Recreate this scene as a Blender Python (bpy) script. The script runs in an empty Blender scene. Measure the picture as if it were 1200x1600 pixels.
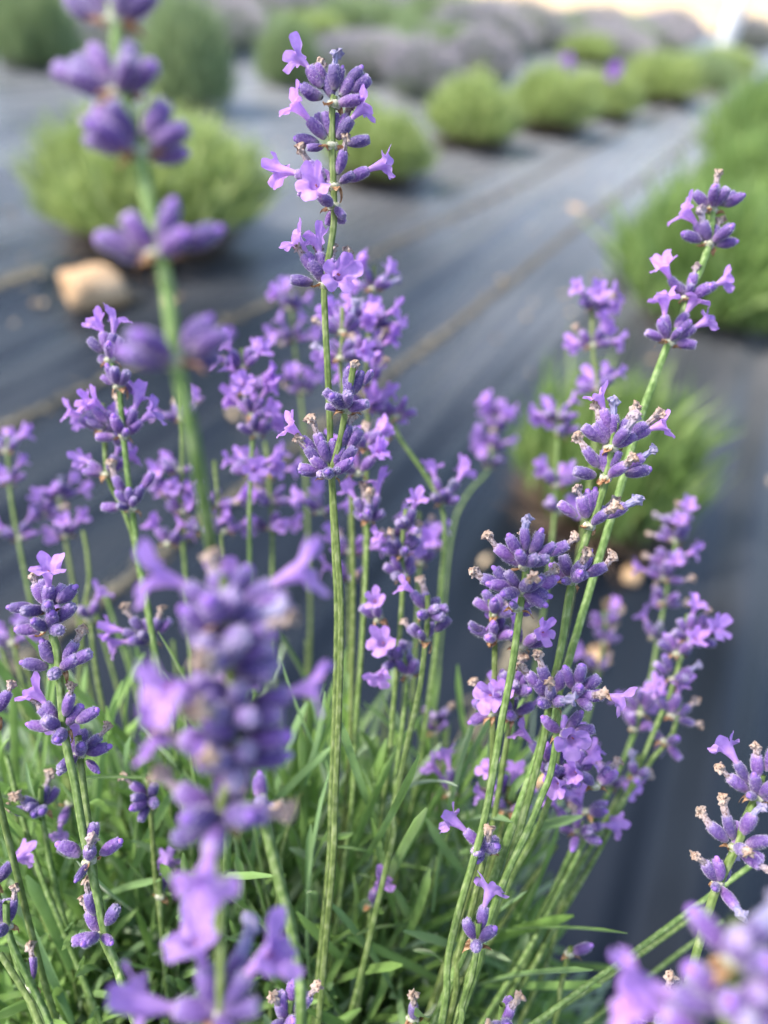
import bpy, math, random
import numpy as np
from mathutils import Vector, Matrix, noise

R = math.radians
rnd = random.Random(7)
SC = bpy.context.scene
COL = SC.collection

# ------------------------------------------------------------------ camera, sky, sun, exposure
FPX = 1164.0            # focal length in pixels of the 1200x1600 photograph
CAM_H = 0.58
PITCH, ROLL = R(37.4), R(6.3)
cam_data = bpy.data.cameras.new("camera")
cam = bpy.data.objects.new("camera", cam_data)
COL.objects.link(cam)
SC.camera = cam
cam.rotation_mode = 'XYZ'
CAM_M = Matrix.Rotation(math.pi / 2 - PITCH, 3, 'X') @ Matrix.Rotation(ROLL, 3, 'Z')
cam.matrix_world = Matrix.Translation((0, 0, CAM_H)) @ CAM_M.to_4x4()
cam_data.sensor_fit = 'VERTICAL'
cam_data.sensor_height = 36.0
cam_data.sensor_width = 27.0
cam_data.lens = 36.0 * FPX / 1600.0
cam_data.clip_start = 0.005
cam_data.clip_end = 500.0
cam_data.dof.use_dof = True
cam_data.dof.focus_distance = 0.203
cam_data.dof.aperture_fstop = cam_data.lens / 5.5
cam_data.dof.aperture_blades = 0

SUN_AZ, SUN_EL = -98.0, 50.0      # azimuth from +Y towards +X, elevation
world = bpy.data.worlds.new("World")
SC.world = world
world.use_nodes = True
wn = world.node_tree
sky = wn.nodes.new('ShaderNodeTexSky')
sky.sky_type = 'NISHITA'
sky.sun_disc = False
sky.sun_elevation = R(SUN_EL)
sky.sun_rotation = R(SUN_AZ)
sky.air_density = 1.0
sky.dust_density = 3.0
sky.ozone_density = 1.0
wn.links.new(sky.outputs[0], wn.nodes['Background'].inputs[0])
wn.nodes['Background'].inputs[1].default_value = 0.15
sun_data = bpy.data.lights.new("sun", 'SUN')
sun = bpy.data.objects.new("sun", sun_data)
COL.objects.link(sun)
sun_data.energy = 1.9
sun_data.angle = R(5.0)
sun_data.color = (1.0, 0.93, 0.84)
to_sun = Vector((math.sin(R(SUN_AZ)) * math.cos(R(SUN_EL)), math.cos(R(SUN_AZ)) * math.cos(R(SUN_EL)), math.sin(R(SUN_EL))))
sun.rotation_euler = to_sun.to_track_quat('Z', 'Y').to_euler()
SC.view_settings.view_transform = 'Standard'
SC.view_settings.look = 'None'
SC.view_settings.exposure = 1.68
SC.view_settings.gamma = 1.0
SC.view_settings.use_curve_mapping = False
SC.cycles.max_bounces = 6
SC.cycles.transparent_max_bounces = 8
SC.cycles.use_denoising = True

# ------------------------------------------------------------------ pixel of the photograph + depth -> real place
def ray(x, y):
    return CAM_M @ Vector(((x - 600) / FPX, -(y - 800) / FPX, -1.0))
def P(x, y, d):
    return Vector((0, 0, CAM_H)) + ray(x, y) * d
def G(x, y, z=0.0):
    d = ray(x, y)
    return Vector((0, 0, CAM_H)) + d * ((z - CAM_H) / d.z)
def project(p):
    c = CAM_M.transposed() @ (Vector(p) - Vector((0, 0, CAM_H)))
    if c.z > -0.01:
        return None
    return 600 + FPX * c.x / -c.z, 800 - FPX * c.y / -c.z, -c.z
CAM_R, CAM_U, CAM_B = CAM_M.col[0].copy(), CAM_M.col[1].copy(), CAM_M.col[2].copy()
ROW = Vector((0.38895, 0.92126, 0)).normalized()      # along the planting rows
ACR = Vector((-ROW.y, ROW.x, 0))                      # across them, to the left

# ------------------------------------------------------------------ object helpers
def link(o, parent=None):
    COL.objects.link(o)
    if parent is not None:
        o.parent = parent
    return o
def tag(o, label=None, cat=None, group=None, kind=None):
    if label: o['label'] = label
    if cat: o['category'] = cat
    if group: o['group'] = group
    if kind: o['kind'] = kind
    return o
def empty(name, loc):
    o = bpy.data.objects.new(name, None)
    o.empty_display_size = 0.02
    o.location = loc
    return link(o)
def mesh_from(name, V, Fc, mats, mi=None, smooth=True):
    me = bpy.data.meshes.new(name)
    me.from_pydata([tuple(v) for v in V], [], [tuple(f) for f in Fc])
    for m in mats: me.materials.append(m)
    if mi is not None:
        me.polygons.foreach_set('material_index', list(mi))
    if smooth:
        me.polygons.foreach_set('use_smooth', [True] * len(me.polygons))
    me.update()
    return me
def child(name, me, parent, mw=None, parent_mw=None):
    """a part: mesh object under parent, given its place in the world"""
    o = bpy.data.objects.new(name, me)
    link(o, parent)
    if mw is not None:
        o.matrix_basis = parent_mw.inverted() @ mw if parent_mw is not None else mw
    return o

# ------------------------------------------------------------------ materials
def new_mat(name):
    m = bpy.data.materials.new(name)
    m.use_nodes = True
    nt = m.node_tree
    nt.nodes.clear()
    out = nt.nodes.new('ShaderNodeOutputMaterial')
    return m, nt, out
def N(nt, t, **kw):
    n = nt.nodes.new(t)
    for k, v in kw.items():
        if hasattr(n, k): setattr(n, k, v)
        else: n.inputs[k].default_value = v
    return n
def ramp(nt, fac, stops):
    r = nt.nodes.new('ShaderNodeValToRGB')
    els = r.color_ramp.elements
    while len(els) > 1: els.remove(els[0])
    els[0].position = stops[0][0]; els[0].color = (*stops[0][1], 1)
    for p, c in stops[1:]:
        e = els.new(p); e.color = (*c, 1)
    nt.links.new(fac, r.inputs[0])
    return r.outputs[0]
def mixc(nt, fac, a, b, mode='MIX'):
    m = nt.nodes.new('ShaderNodeMix'); m.data_type = 'RGBA'; m.blend_type = mode
    if isinstance(fac, float): m.inputs[0].default_value = fac
    else: nt.links.new(fac, m.inputs[0])
    for i, c in ((6, a), (7, b)):
        if isinstance(c, tuple): m.inputs[i].default_value = (*c, 1)
        else: nt.links.new(c, m.inputs[i])
    return m.outputs[2]
def organic(name, build_color, rough=0.55, transl=0.3, sheen=0.0, spec=0.35, bump=None, sheen_tint=(1, 1, 1), tmul=1.0, sss=0.0):
    m, nt, out = new_mat(name)
    col = build_color(nt)
    b = N(nt, 'ShaderNodeBsdfPrincipled')
    b.inputs['Roughness'].default_value = rough
    b.inputs['Specular IOR Level'].default_value = spec
    b.inputs['Sheen Weight'].default_value = sheen
    b.inputs['Sheen Roughness'].default_value = 0.4
    b.inputs['Sheen Tint'].default_value = (*sheen_tint, 1)
    nt.links.new(col, b.inputs['Base Color'])
    if bump:
        t = N(nt, 'ShaderNodeTexCoord'); nz = N(nt, 'ShaderNodeTexNoise')
        nz.inputs['Scale'].default_value = bump[0]; nz.inputs['Detail'].default_value = 3
        nt.links.new(t.outputs['Object'], nz.inputs['Vector'])
        bm = N(nt, 'ShaderNodeBump'); bm.inputs['Strength'].default_value = bump[1]; bm.inputs['Distance'].default_value = bump[2]
        nt.links.new(nz.outputs[0], bm.inputs['Height']); nt.links.new(bm.outputs[0], b.inputs['Normal'])
    sh = b.outputs[0]
    if transl > 0:
        tr = N(nt, 'ShaderNodeBsdfTranslucent'); nt.links.new(col, tr.inputs[0])
        mx = N(nt, 'ShaderNodeMixShader'); mx.inputs[0].default_value = transl
        nt.links.new(sh, mx.inputs[1]); nt.links.new(tr.outputs[0], mx.inputs[2]); sh = mx.outputs[0]
    nt.links.new(sh, out.inputs[0])
    return m
def objrand(nt):
    return N(nt, 'ShaderNodeObjectInfo').outputs['Random']
def hsv(nt, col, h=None, s=None, v=None):
    n = N(nt, 'ShaderNodeHueSaturation')
    for k, (sock, rng) in {'Hue': (h, None), 'Saturation': (s, None), 'Value': (v, None)}.items():
        if sock is not None:
            src, lo, hi = sock
            mr = N(nt, 'ShaderNodeMapRange'); mr.inputs['To Min'].default_value = lo; mr.inputs['To Max'].default_value = hi
            nt.links.new(src, mr.inputs[0]); nt.links.new(mr.outputs[0], n.inputs[k])
    if isinstance(col, tuple): n.inputs['Color'].default_value = (*col, 1)
    else: nt.links.new(col, n.inputs['Color'])
    return n.outputs[0]
def gen_z(nt):
    t = N(nt, 'ShaderNodeTexCoord'); s = N(nt, 'ShaderNodeSeparateXYZ')
    nt.links.new(t.outputs['Generated'], s.inputs[0]); return s.outputs[2]
def obj_noise(nt, scale, detail=3, stretch=None):
    t = N(nt, 'ShaderNodeTexCoord'); nz = N(nt, 'ShaderNodeTexNoise')
    nz.inputs['Scale'].default_value = scale; nz.inputs['Detail'].default_value = detail
    v = t.outputs['Object']
    if stretch:
        mp = N(nt, 'ShaderNodeMapping'); mp.inputs['Scale'].default_value = stretch
        nt.links.new(v, mp.inputs[0]); v = mp.outputs[0]
    nt.links.new(v, nz.inputs['Vector'])
    return nz.outputs[0]

def c_calyx(nt):
    c = ramp(nt, gen_z(nt), [(0.0, (.24, .25, .20)), (.13, (.17, .11, .23)), (.35, (.068, .034, .165)), (.72, (.092, .050, .225)), (.9, (.19, .135, .35)), (1.0, (.34, .30, .42))])
    n = obj_noise(nt, 1500, 2)
    c = mixc(nt, ramp(nt, n, [(.42, (0, 0, 0)), (.7, (.55, .55, .55))]), c, (.17, .115, .27))
    return hsv(nt, c, h=(objrand(nt), .49, .525), v=(objrand(nt), .75, 1.3))
def c_corolla(nt):
    n = obj_noise(nt, 500, 2)
    c = ramp(nt, gen_z(nt), [(0, (.60, .38, .66)), (.45, (.52, .31, .72)), (1, (.45, .26, .73))])
    c = mixc(nt, ramp(nt, n, [(.4, (0, 0, 0)), (.65, (.5, .5, .5))]), c, (.32, .15, .60))
    return hsv(nt, c, h=(objrand(nt), .49, .512), v=(objrand(nt), .85, 1.12))
def c_withered(nt):
    c = ramp(nt, gen_z(nt), [(0, (.24, .19, .28)), (.3, (.34, .28, .30)), (.7, (.42, .34, .29)), (1, (.34, .23, .16))])
    n = obj_noise(nt, 1400, 3)
    c = mixc(nt, ramp(nt, n, [(.35, (.9, .9, .9)), (.5, (0, 0, 0))]), c, (.10, .05, .04))
    c2 = mixc(nt, ramp(nt, objrand(nt), [(.75, (0, 0, 0)), (.85, (.6, .6, .6))]), c, (.22, .24, .50))
    return c2
def c_bract(nt):
    n = obj_noise(nt, 900, 3)
    return ramp(nt, n, [(.3, (.16, .07, .035)), (.5, (.36, .20, .10)), (.7, (.58, .40, .24))])
def c_stem(nt):
    n = obj_noise(nt, 700, 2, (1, 1, .25))
    c = ramp(nt, n, [(.3, (.08, .13, .035)), (.5, (.13, .195, .058)), (.72, (.23, .29, .13))])
    return hsv(nt, c, h=(objrand(nt), .485, .515), v=(objrand(nt), .85, 1.15))
def c_node(nt):
    n = obj_noise(nt, 900, 2)
    return ramp(nt, n, [(.35, (.20, .24, .12)), (.65, (.48, .48, .38))])
def c_leaf(nt):
    n = obj_noise(nt, 60, 3)
    c = ramp(nt, n, [(.3, (.14, .24, .06)), (.5, (.21, .36, .09)), (.7, (.29, .44, .17))])
    r = objrand(nt)
    c = mixc(nt, ramp(nt, r, [(.45, (0, 0, 0)), (1, (.8, .8, .8))]), c, (.17, .28, .14))
    return hsv(nt, c, v=(r, .8, 1.2))
def c_leafmass(nt):
    g = N(nt, 'ShaderNodeNewGeometry')
    r = g.outputs['Random Per Island']
    c = ramp(nt, r, [(0, (.13, .23, .06)), (.35, (.20, .35, .08)), (.6, (.27, .44, .13)), (.8, (.32, .44, .24)), (1, (.38, .49, .34))])
    return c

M_calyx = organic('calyx velvet', c_calyx, .6, .12, sheen=.5, sheen_tint=(.8, .75, 1), bump=(1500, .9, .0005))
M_hair = organic('fine hairs', lambda nt: hsv(nt, (.75, .72, .82)), .5, .5)
M_corolla = organic('petal', c_corolla, .5, .45, sheen=.2, bump=(500, .35, .0003))
M_throat = organic('flower throat', lambda nt: hsv(nt, (.38, .12, .16)), .6, .2)
M_withered = organic('withered petal', c_withered, .75, .15, sheen=.2, bump=(1800, .6, .0003))
M_bract = organic('papery bract', c_bract, .7, .3)
M_stem = organic('lavender stem', c_stem, .6, .08, spec=.2)
M_stemhair = organic('stem hairs', lambda nt: hsv(nt, (.42, .50, .30)), .5, .5)
M_node = organic('node wool', c_node, .8, .2, sheen=.4)
M_leaf = organic('lavender leaf', c_leaf, .6, .42, sheen=.25, bump=(600, .25, .0004))
M_leafmass = organic('lavender leaf mass', c_leafmass, .6, .42, sheen=.2)

# ------------------------------------------------------------------ small meshes of the flowers
def tube_mesh(profile, seg, rib=0, rib_amp=0.0, extra=None, phase=0.0):
    """profile: list of (z, r). returns verts, faces with the top closed"""
    V, Fc = [], []
    for i, (z, r) in enumerate(profile):
        for k in range(seg):
            a = 2 * math.pi * k / seg
            rr = r * (1 + rib_amp * math.cos(rib * a + phase))
            x, y, zz = rr * math.cos(a), rr * math.sin(a), z
            if extra: x, y, zz = extra(x, y, zz, a, i)
            V.append((x, y, zz))
    n = len(profile)
    for i in range(n - 1):
        for k in range(seg):
            k2 = (k + 1) % seg
            Fc.append((i * seg + k, i * seg + k2, (i + 1) * seg + k2, (i + 1) * seg + k))
    V.append((sum(V[(n - 1) * seg + k][0] for k in range(seg)) / seg, sum(V[(n - 1) * seg + k][1] for k in range(seg)) / seg, profile[-1][0]))
    c = len(V) - 1
    for k in range(seg):
        Fc.append(((n - 1) * seg + k, (n - 1) * seg + (k + 1) % seg, c))
    return V, Fc
def add_hairs(V, Fc, mi, pts, length, w, rg, mat_index, lean=0.5):
    for p, nrm, ax in pts:
        d = (nrm + ax * lean + Vector((rg.uniform(-.4, .4), rg.uniform(-.4, .4), rg.uniform(-.4, .4)))).normalized()
        side = d.cross(Vector((rg.uniform(-1, 1), rg.uniform(-1, 1), rg.uniform(-1, 1)))).normalized() * w
        q = len(V)
        l = length * rg.uniform(.5, 1.2)
        V += [tuple(p - side), tuple(p + side), tuple(p + d * l)]
        Fc.append((q, q + 1, q + 2)); mi.append(mat_index)

CAL_L = 0.0062
def calyx_mesh(seed, knob):
    rg = random.Random(seed)
    L = CAL_L; Rm = 0.00152 * rg.uniform(.93, 1.07)
    bend = rg.uniform(-.0004, .0004)
    prof = []
    for i in range(15):
        t = i / 14
        r = Rm * (0.36 + 0.68 * math.sin(min(1, t / .55) * math.pi / 2) ** .8) if t < .55 else Rm * (1.04 - .26 * ((t - .55) / .45) ** 2)
        prof.append((L * t * .985, r))
    # rounded mouth
    prof += [(L * 1.0, Rm * .64), (L * 1.012, Rm * .36)]
    ph = rg.uniform(0, 6)
    def ex(x, y, z, a, i):
        w = 1 + .05 * math.sin(3 * a + z * 900 + ph)
        return x * w + bend * math.sin(z / L * math.pi), y * w, z + (0.00018 * math.cos(5 * a + ph) if i >= 13 else 0)
    V, Fc = tube_mesh(prof, 26, 13, .055, ex, ph)
    V = list(V); mi = [0] * len(Fc)
    if knob:
        kr = Rm * rg.uniform(.42, .6); kl = rg.uniform(.0005, .0014)
        kp = [(L * .97, kr), (L * 1.0 + kl * .4, kr * 1.05), (L + kl * .8, kr * .8), (L + kl, kr * .35)]
        v2, f2 = tube_mesh(kp, 12, 4, .12)
        o = len(V); V += v2; Fc += [tuple(i + o for i in f) for f in f2]; mi += [1] * len(f2)
    pts = []
    for _ in range(440):
        t = rg.uniform(.04, 1.0); a = rg.uniform(0, 6.283)
        i = min(13, int(t * 14)); r = prof[i][1]
        nrm = Vector((math.cos(a), math.sin(a), 0))
        pts.append((nrm * r * .97 + Vector((0, 0, t * L)), nrm, Vector((0, 0, 1))))
    add_hairs(V, Fc, mi, pts, .00050, .000024, rg, 2)
    return mesh_from('calyx', V, Fc, [M_calyx, M_corolla, M_hair], mi)

def corolla_mesh(seed, style=0):
    rg = random.Random(seed)
    seg = 48
    tl = .0043 * rg.uniform(.85, 1.2)
    # petals: centre angle, half width, length, flare
    S = rg.uniform(.9, 1.15)
    pet = [(58, 34, .0054 * S, 38), (122, 34, .0054 * S, 38), (192, 32, .0036 * S, 84), (270, 38, .0038 * S, 92), (348, 32, .0036 * S, 84)]
    pet = [(a + rg.uniform(-5, 5), h, l * rg.uniform(.88, 1.12), f + rg.uniform(-12, 14)) for a, h, l, f in pet]
    curve = rg.uniform(.0003, .0011)
    V, Fc = [], []
    nt_, nl = 7, 8
    def axis(z):
        return -curve * (z / tl) ** 2 if z < tl else -curve * (1 + 2 * (z - tl) / tl)
    def lobe(a):
        best = (9, None)
        for c, h, l, f in pet:
            d = (a - c + 180) % 360 - 180
            if abs(d) / h < best[0]: best = (abs(d) / h, (c, h, l, f, d))
        u, (c, h, l, f, d) = best
        u = min(1, u)
        return l * (.36 + .64 * max(0, 1 - u ** 3.2) ** .5), f, d / h
    ph = [rg.uniform(0, 6) for _ in range(4)]
    for i in range(nt_ + nl):
        for k in range(seg):
            a = 360 * k / seg; ar = R(a)
            if i < nt_:
                t = i / (nt_ - 1)
                r = .00065 + .0009 * t ** 2.0
                z = tl * t
                V.append((r * math.cos(ar), r * math.sin(ar) + axis(z), z - .0006))
            else:
                s = (i - nt_ + 1) / nl
                l, f, u = lobe(a)
                # arc from the tube direction to the flare angle
                fr = R(f)
                # integrate along arc
                n = 6; rr, zz = .00155, 0
                for q in range(n):
                    th = fr * min(1, (q + 1) / n * s * 1.6 + .15)
                    rr += math.sin(th) * l * s / n; zz += math.cos(th) * l * s / n
                ruf = .00022 * s * math.sin(3.1 * ar * 2 + ph[0] + s * 3) + .00028 * s * s * math.sin(9 * ar + ph[1])
                cup = -.0005 * s * (u * u) * (1 if f < 60 else -.6)
                rr += cup
                z = tl + zz + ruf
                wob = R(rg.uniform(-1, 1)) * s
                V.append((rr * math.cos(ar + wob), rr * math.sin(ar + wob) + axis(tl + zz * .5), z - .0006))
    for i in range(nt_ + nl - 1):
        for k in range(seg):
            k2 = (k + 1) % seg
            Fc.append((i * seg + k, i * seg + k2, (i + 1) * seg + k2, (i + 1) * seg + k))
    mi = [0] * len(Fc)
    # dark throat with a couple of stamens inside the tube mouth
    for j in range(3):
        a = R(90 + rg.uniform(-60, 60)); o = len(V); w = .00022
        c = Vector((.0004 * math.cos(a), .0004 * math.sin(a) - curve, tl - .0007))
        for dz in (-.0004, .00035):
            for q in range(5):
                b = 2 * math.pi * q / 5
                V.append((c.x + w * math.cos(b), c.y + w * math.sin(b), c.z + dz))
        for q in range(5):
            Fc.append((o + q, o + (q + 1) % 5, o + 5 + (q + 1) % 5, o + 5 + q)); mi.append(1)
        Fc.append(tuple(o + 5 + q for q in range(5))); mi.append(1)
    return mesh_from('corolla', V, Fc, [M_corolla, M_throat], mi)

def withered_mesh(seed):
    rg = random.Random(seed)
    L = .0046 * rg.uniform(.8, 1.2)
    p = [rg.uniform(0, 6) for _ in range(6)]
    bend = rg.uniform(-.0007, .0007); bend2 = rg.uniform(-.0006, .0006)
    prof = []
    for i in range(17):
        t = i / 16
        r = .00078 + .0001 * math.sin(p[0] + t * 5)
        if t > .6: r += .00042 * math.sin((t - .6) / .4 * math.pi * .8)
        prof.append((L * t, r))
    prof.append((L * 1.02, .00035))
    def ex(x, y, z, a, i):
        t = z / L
        w = 1 + .16 * math.sin(7 * a + p[1]) * (1 - .4 * t) + .10 * math.sin(4 * a + t * 9 + p[2])
        if t > .62:
            w *= 1 + .42 * math.sin(3 * a + p[3] + t * 10) + .22 * math.sin(5 * a - t * 21 + p[4])
            z += .0004 * math.sin(2 * a + p[5]) + .0002 * math.sin(5 * a)
        return x * w + bend * t * t, y * w + bend2 * t * t, z - .0006
    V, Fc = tube_mesh(prof, 28, 0, 0, ex)
    V = list(V); mi = [0] * len(Fc); pts = []
    for _ in range(90):
        v = Vector(V[rg.randrange(len(V) - 1)]); n = Vector((v.x, v.y, 0))
        if n.length > 1e-6: pts.append((v, n.normalized(), Vector((0, 0, 1))))
    add_hairs(V, Fc, mi, pts, .0003, .000012, rg, 1)
    return mesh_from('withered_corolla', V, Fc, [M_withered, M_hair], mi)

def node_mesh(seed):
    rg = random.Random(seed)
    V, Fc, mi = [], [], []
    prof = [(-.0012, .0009), (-.0008, .00125), (0, .0015), (.0007, .0013), (.0011, .0008)]
    def ex(x, y, z, a, i):
        w = 1 + .12 * math.sin(4 * a + seed) + .1 * math.sin(7 * a + i)
        return x * w * 1.25, y * w * .85, z
    v, f = tube_mesh(prof, 16, 0, 0, ex)
    V += v; Fc += f; mi += [0] * len(f)
    # papery bracts below the flowers, left and right
    for side in [0, math.pi] + ([rg.uniform(.6, 2.5)] if seed % 2 else []):
        a0 = side + rg.uniform(-.5, .5); Lb = rg.uniform(.0022, .0042); Wb = rg.uniform(.0009, .0015)
        droop = rg.uniform(-.3, 1.6); o = len(V); cols, rows = 5, 8
        for i in range(rows):
            t = i / (rows - 1); w = Wb * (math.sin(math.pi * min(1, t * .95 + .12)) ** .7) * (1 - .3 * t)
            r = .0011 + Lb * t * math.cos(droop * t); z = -.0007 - Lb * t * math.sin(droop * t) + .0003 * math.sin(6 * t + seed)
            for j in range(cols):
                u = (j / (cols - 1)) * 2 - 1
                cup = .0007 * u * u * (1 - t) + .00025 * math.sin(5 * u + 4 * t + seed)
                x, y = r - cup * .4, u * w
                V.append((x * math.cos(a0) - y * math.sin(a0), x * math.sin(a0) + y * math.cos(a0), z + cup))
        for i in range(rows - 1):
            for j in range(cols - 1):
                q = o + i * cols + j
                Fc.append((q, q + 1, q + cols + 1, q + cols)); mi.append(1)
    pts = []
    for _ in range(160):
        a = rg.uniform(0, 6.283); n = Vector((math.cos(a), math.sin(a), 0))
        pts.append((n * .0013 + Vector((0, 0, rg.uniform(-.001, .0011))), n, Vector((0, 0, 1))))
    add_hairs(V, Fc, mi, pts, .0007, .000016, rg, 2)
    return mesh_from('node', V, Fc, [M_node, M_bract, M_hair], mi)

CALYX = [calyx_mesh(10 + i, i % 2 == 1) for i in range(8)]
CALYX_PLAIN = CALYX[0::2]
COROLLA = [corolla_mesh(30 + i) for i in range(8)]
WITHERED = [withered_mesh(50 + i) for i in range(7)]
NODE = [node_mesh(70 + i) for i in range(6)]

# ------------------------------------------------------------------ stems
def catmull(pts, step):
    out = []
    n = len(pts)
    for i in range(n - 1):
        p0, p1, p2, p3 = pts[max(0, i - 1)], pts[i], pts[i + 1], pts[min(n - 1, i + 2)]
        m = max(2, int((p2 - p1).length / step))
        for k in range(m):
            t = k / m
            out.append(.5 * ((2 * p1) + (p2 - p0) * t + (2 * p0 - 5 * p1 + 4 * p2 - p3) * t * t + (3 * p1 - p0 - 3 * p2 + p3) * t ** 3))
    out.append(pts[-1])
    return out
def stem_mesh(pts, r0, r1, origin, hairs=0, seg=16, step=.004, seed=0, mats=None):
    """square lavender stem with raised ridges; pts run from tip to base"""
    rg = random.Random(seed)
    path = catmull(pts, step)
    V, Fc, mi = [], [], []
    prev = None; n = len(path); frames = []
    for i, p in enumerate(path):
        t = (path[min(n - 1, i + 1)] - path[max(0, i - 1)])
        t = t.normalized() if t.length > 1e-9 else Vector((0, 0, -1))
        if prev is None: x = t.orthogonal().normalized()
        else: x = (prev - t * prev.dot(t)).normalized()
        prev = x; y = t.cross(x)
        u = i / (n - 1); r = r0 + (r1 - r0) * min(1, u * 1.5)
        frames.append((p, x, y, t, r))
        for k in range(seg):
            a = 2 * math.pi * k / seg
            rr = r * (1 + .10 * math.cos(4 * a) - .05 * math.cos(8 * a)) * (1 + .03 * math.sin(i * 1.7 + a))
            V.append(p - origin + x * (rr * math.cos(a)) + y * (rr * math.sin(a)))
    for i in range(n - 1):
        for k in range(seg):
            k2 = (k + 1) % seg
            Fc.append((i * seg + k, i * seg + k2, (i + 1) * seg + k2, (i + 1) * seg + k)); mi.append(0)
    if hairs:
        pts2 = []
        for _ in range(hairs):
            p, x, y, t, r = frames[int(rg.random() ** 1.3 * (n - 1))]
            a = rg.uniform(0, 6.283)
            nrm = x * math.cos(a) + y * math.sin(a)
            pts2.append((p - origin + nrm * r + t * rg.uniform(-.002, .002), nrm, -t))
        add_hairs(V, Fc, mi, pts2, .00032, .000014, rg, 1, .2)
    return mesh_from('stem', V, Fc, mats or [M_stem, M_stemhair], mi)
# ------------------------------------------------------------------ ground
def field_to_world(al, ac, z=0.0):
    return ROW * al + ACR * ac + Vector((0, 0, z))

def m_fabric():
    m, nt, out = new_mat('woven weed fabric')
    tc = N(nt, 'ShaderNodeTexCoord')
    def nz(scale, st, det=3):
        mp = N(nt, 'ShaderNodeMapping'); mp.inputs['Scale'].default_value = st
        nt.links.new(tc.outputs['Object'], mp.inputs[0])
        n = N(nt, 'ShaderNodeTexNoise'); n.inputs['Scale'].default_value = scale; n.inputs['Detail'].default_value = det
        nt.links.new(mp.outputs[0], n.inputs['Vector']); return n.outputs[0]
    streak = nz(3.0, (.25, 3.0, 1))
    patch = nz(2.2, (.6, 1, 1))
    base = ramp(nt, streak, [(.3, (.003, .0055, .010)), (.5, (.006, .009, .0145)), (.68, (.012, .015, .021))])
    dust_and_haze = mixc(nt, ramp(nt, patch, [(.45, (0, 0, 0)), (.8, (.15, .15, .15))]), base, (.035, .037, .040))
    # sheet painted paler up the rows, standing in for sky reflection and haze
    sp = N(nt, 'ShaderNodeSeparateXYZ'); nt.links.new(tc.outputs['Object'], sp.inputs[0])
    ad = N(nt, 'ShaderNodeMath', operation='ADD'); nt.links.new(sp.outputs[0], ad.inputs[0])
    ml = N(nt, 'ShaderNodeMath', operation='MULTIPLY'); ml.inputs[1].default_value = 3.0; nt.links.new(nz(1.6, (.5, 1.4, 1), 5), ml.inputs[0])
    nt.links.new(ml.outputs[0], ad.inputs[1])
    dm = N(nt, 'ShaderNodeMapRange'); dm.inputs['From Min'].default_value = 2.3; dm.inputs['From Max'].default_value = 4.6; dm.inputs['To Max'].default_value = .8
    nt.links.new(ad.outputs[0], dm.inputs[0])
    dust_and_haze = mixc(nt, dm.outputs[0], dust_and_haze, (.22, .225, .235))
    b = N(nt, 'ShaderNodeBsdfPrincipled')
    nt.links.new(dust_and_haze, b.inputs['Base Color'])
    r = ramp(nt, streak, [(.3, (.20, .20, .20)), (.7, (.42, .42, .42))])
    nt.links.new(r, b.inputs['Roughness'])
    b.inputs['Specular IOR Level'].default_value = .34
    b.inputs['IOR'].default_value = 1.5
    b.inputs['Sheen Weight'].default_value = .08
    b.inputs['Sheen Roughness'].default_value = .22
    b.inputs['Sheen Tint'].default_value = (.85, .93, 1, 1)
    # weave: ribs of flat tape running along the roll
    wv = N(nt, 'ShaderNodeTexWave'); wv.bands_direction = 'Y'; wv.inputs['Scale'].default_value = 140; wv.inputs['Distortion'].default_value = .6
    nt.links.new(tc.outputs['Object'], wv.inputs['Vector'])
    bp = N(nt, 'ShaderNodeBump'); bp.inputs['Strength'].default_value = .35; bp.inputs['Distance'].default_value = .001
    nt.links.new(wv.outputs[1], bp.inputs['Height']); nt.links.new(bp.outputs[0], b.inputs['Normal'])
    nt.links.new(b.outputs[0], out.inputs[0])
    return m
def simple_ground(name, stops, scale, rough=.95, bump=.01, bscale=40):
    def bc(nt):
        return ramp(nt, obj_noise(nt, scale, 6), stops)
    return organic(name, bc, rough, 0, spec=.15, bump=(bscale, .8, bump))
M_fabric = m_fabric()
M_soil = simple_ground('dry soil', [(.3, (.16, .115, .075)), (.7, (.30, .23, .15))], 6)
M_straw = simple_ground('dry grass', [(.3, (.42, .30, .15)), (.5, (.60, .45, .25)), (.7, (.70, .55, .33))], 1.2, bump=.03, bscale=8)
M_seam = simple_ground('frayed seam', [(.3, (.05, .05, .04)), (.5, (.14, .125, .09)), (.7, (.28, .245, .17))], 60, bump=.002, bscale=300)

# a big sheet to the horizon: soil and dry grass
gm = mesh_from('ground', [(-250, -60, -.03), (250, -60, -.03), (250, 400, -.03), (-250, 400, -.03)], [(0, 1, 2, 3)], [M_soil], smooth=False)
tag(link(bpy.data.objects.new('ground', gm)), kind='structure')
# dry grass field beyond the lavender, gently rolling
FAR = 15.4
def grid_sheet(name, xs, ys, zf, mat, obj_name, rot=None):
    V = [(x, y, zf(x, y)) for x in xs for y in ys]
    ny = len(ys)
    Fc = [(i * ny + j, (i + 1) * ny + j, (i + 1) * ny + j + 1, i * ny + j + 1) for i in range(len(xs) - 1) for j in range(ny - 1)]
    me = mesh_from(name, V, Fc, [mat])
    o = link(bpy.data.objects.new(obj_name, me))
    if rot: o.rotation_euler = (0, 0, rot)
    return tag(o, kind='structure')
EDGE_O = Vector((2.0, 10.9, 0)); EDGE_D = Vector((1, .12, 0)).normalized(); EDGE_N = Vector((-EDGE_D.y, EDGE_D.x, 0))
def edge_dist(p): return (Vector((p.x, p.y, 0)) - EDGE_O).dot(EDGE_N)     # positive beyond the field
us = [-14 + .5 * i for i in range(60)] + [16 + 3 * i for i in range(40)]; vs = [0.0]
while vs[-1] < 160: vs.append(vs[-1] * 1.12 + .12)
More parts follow.
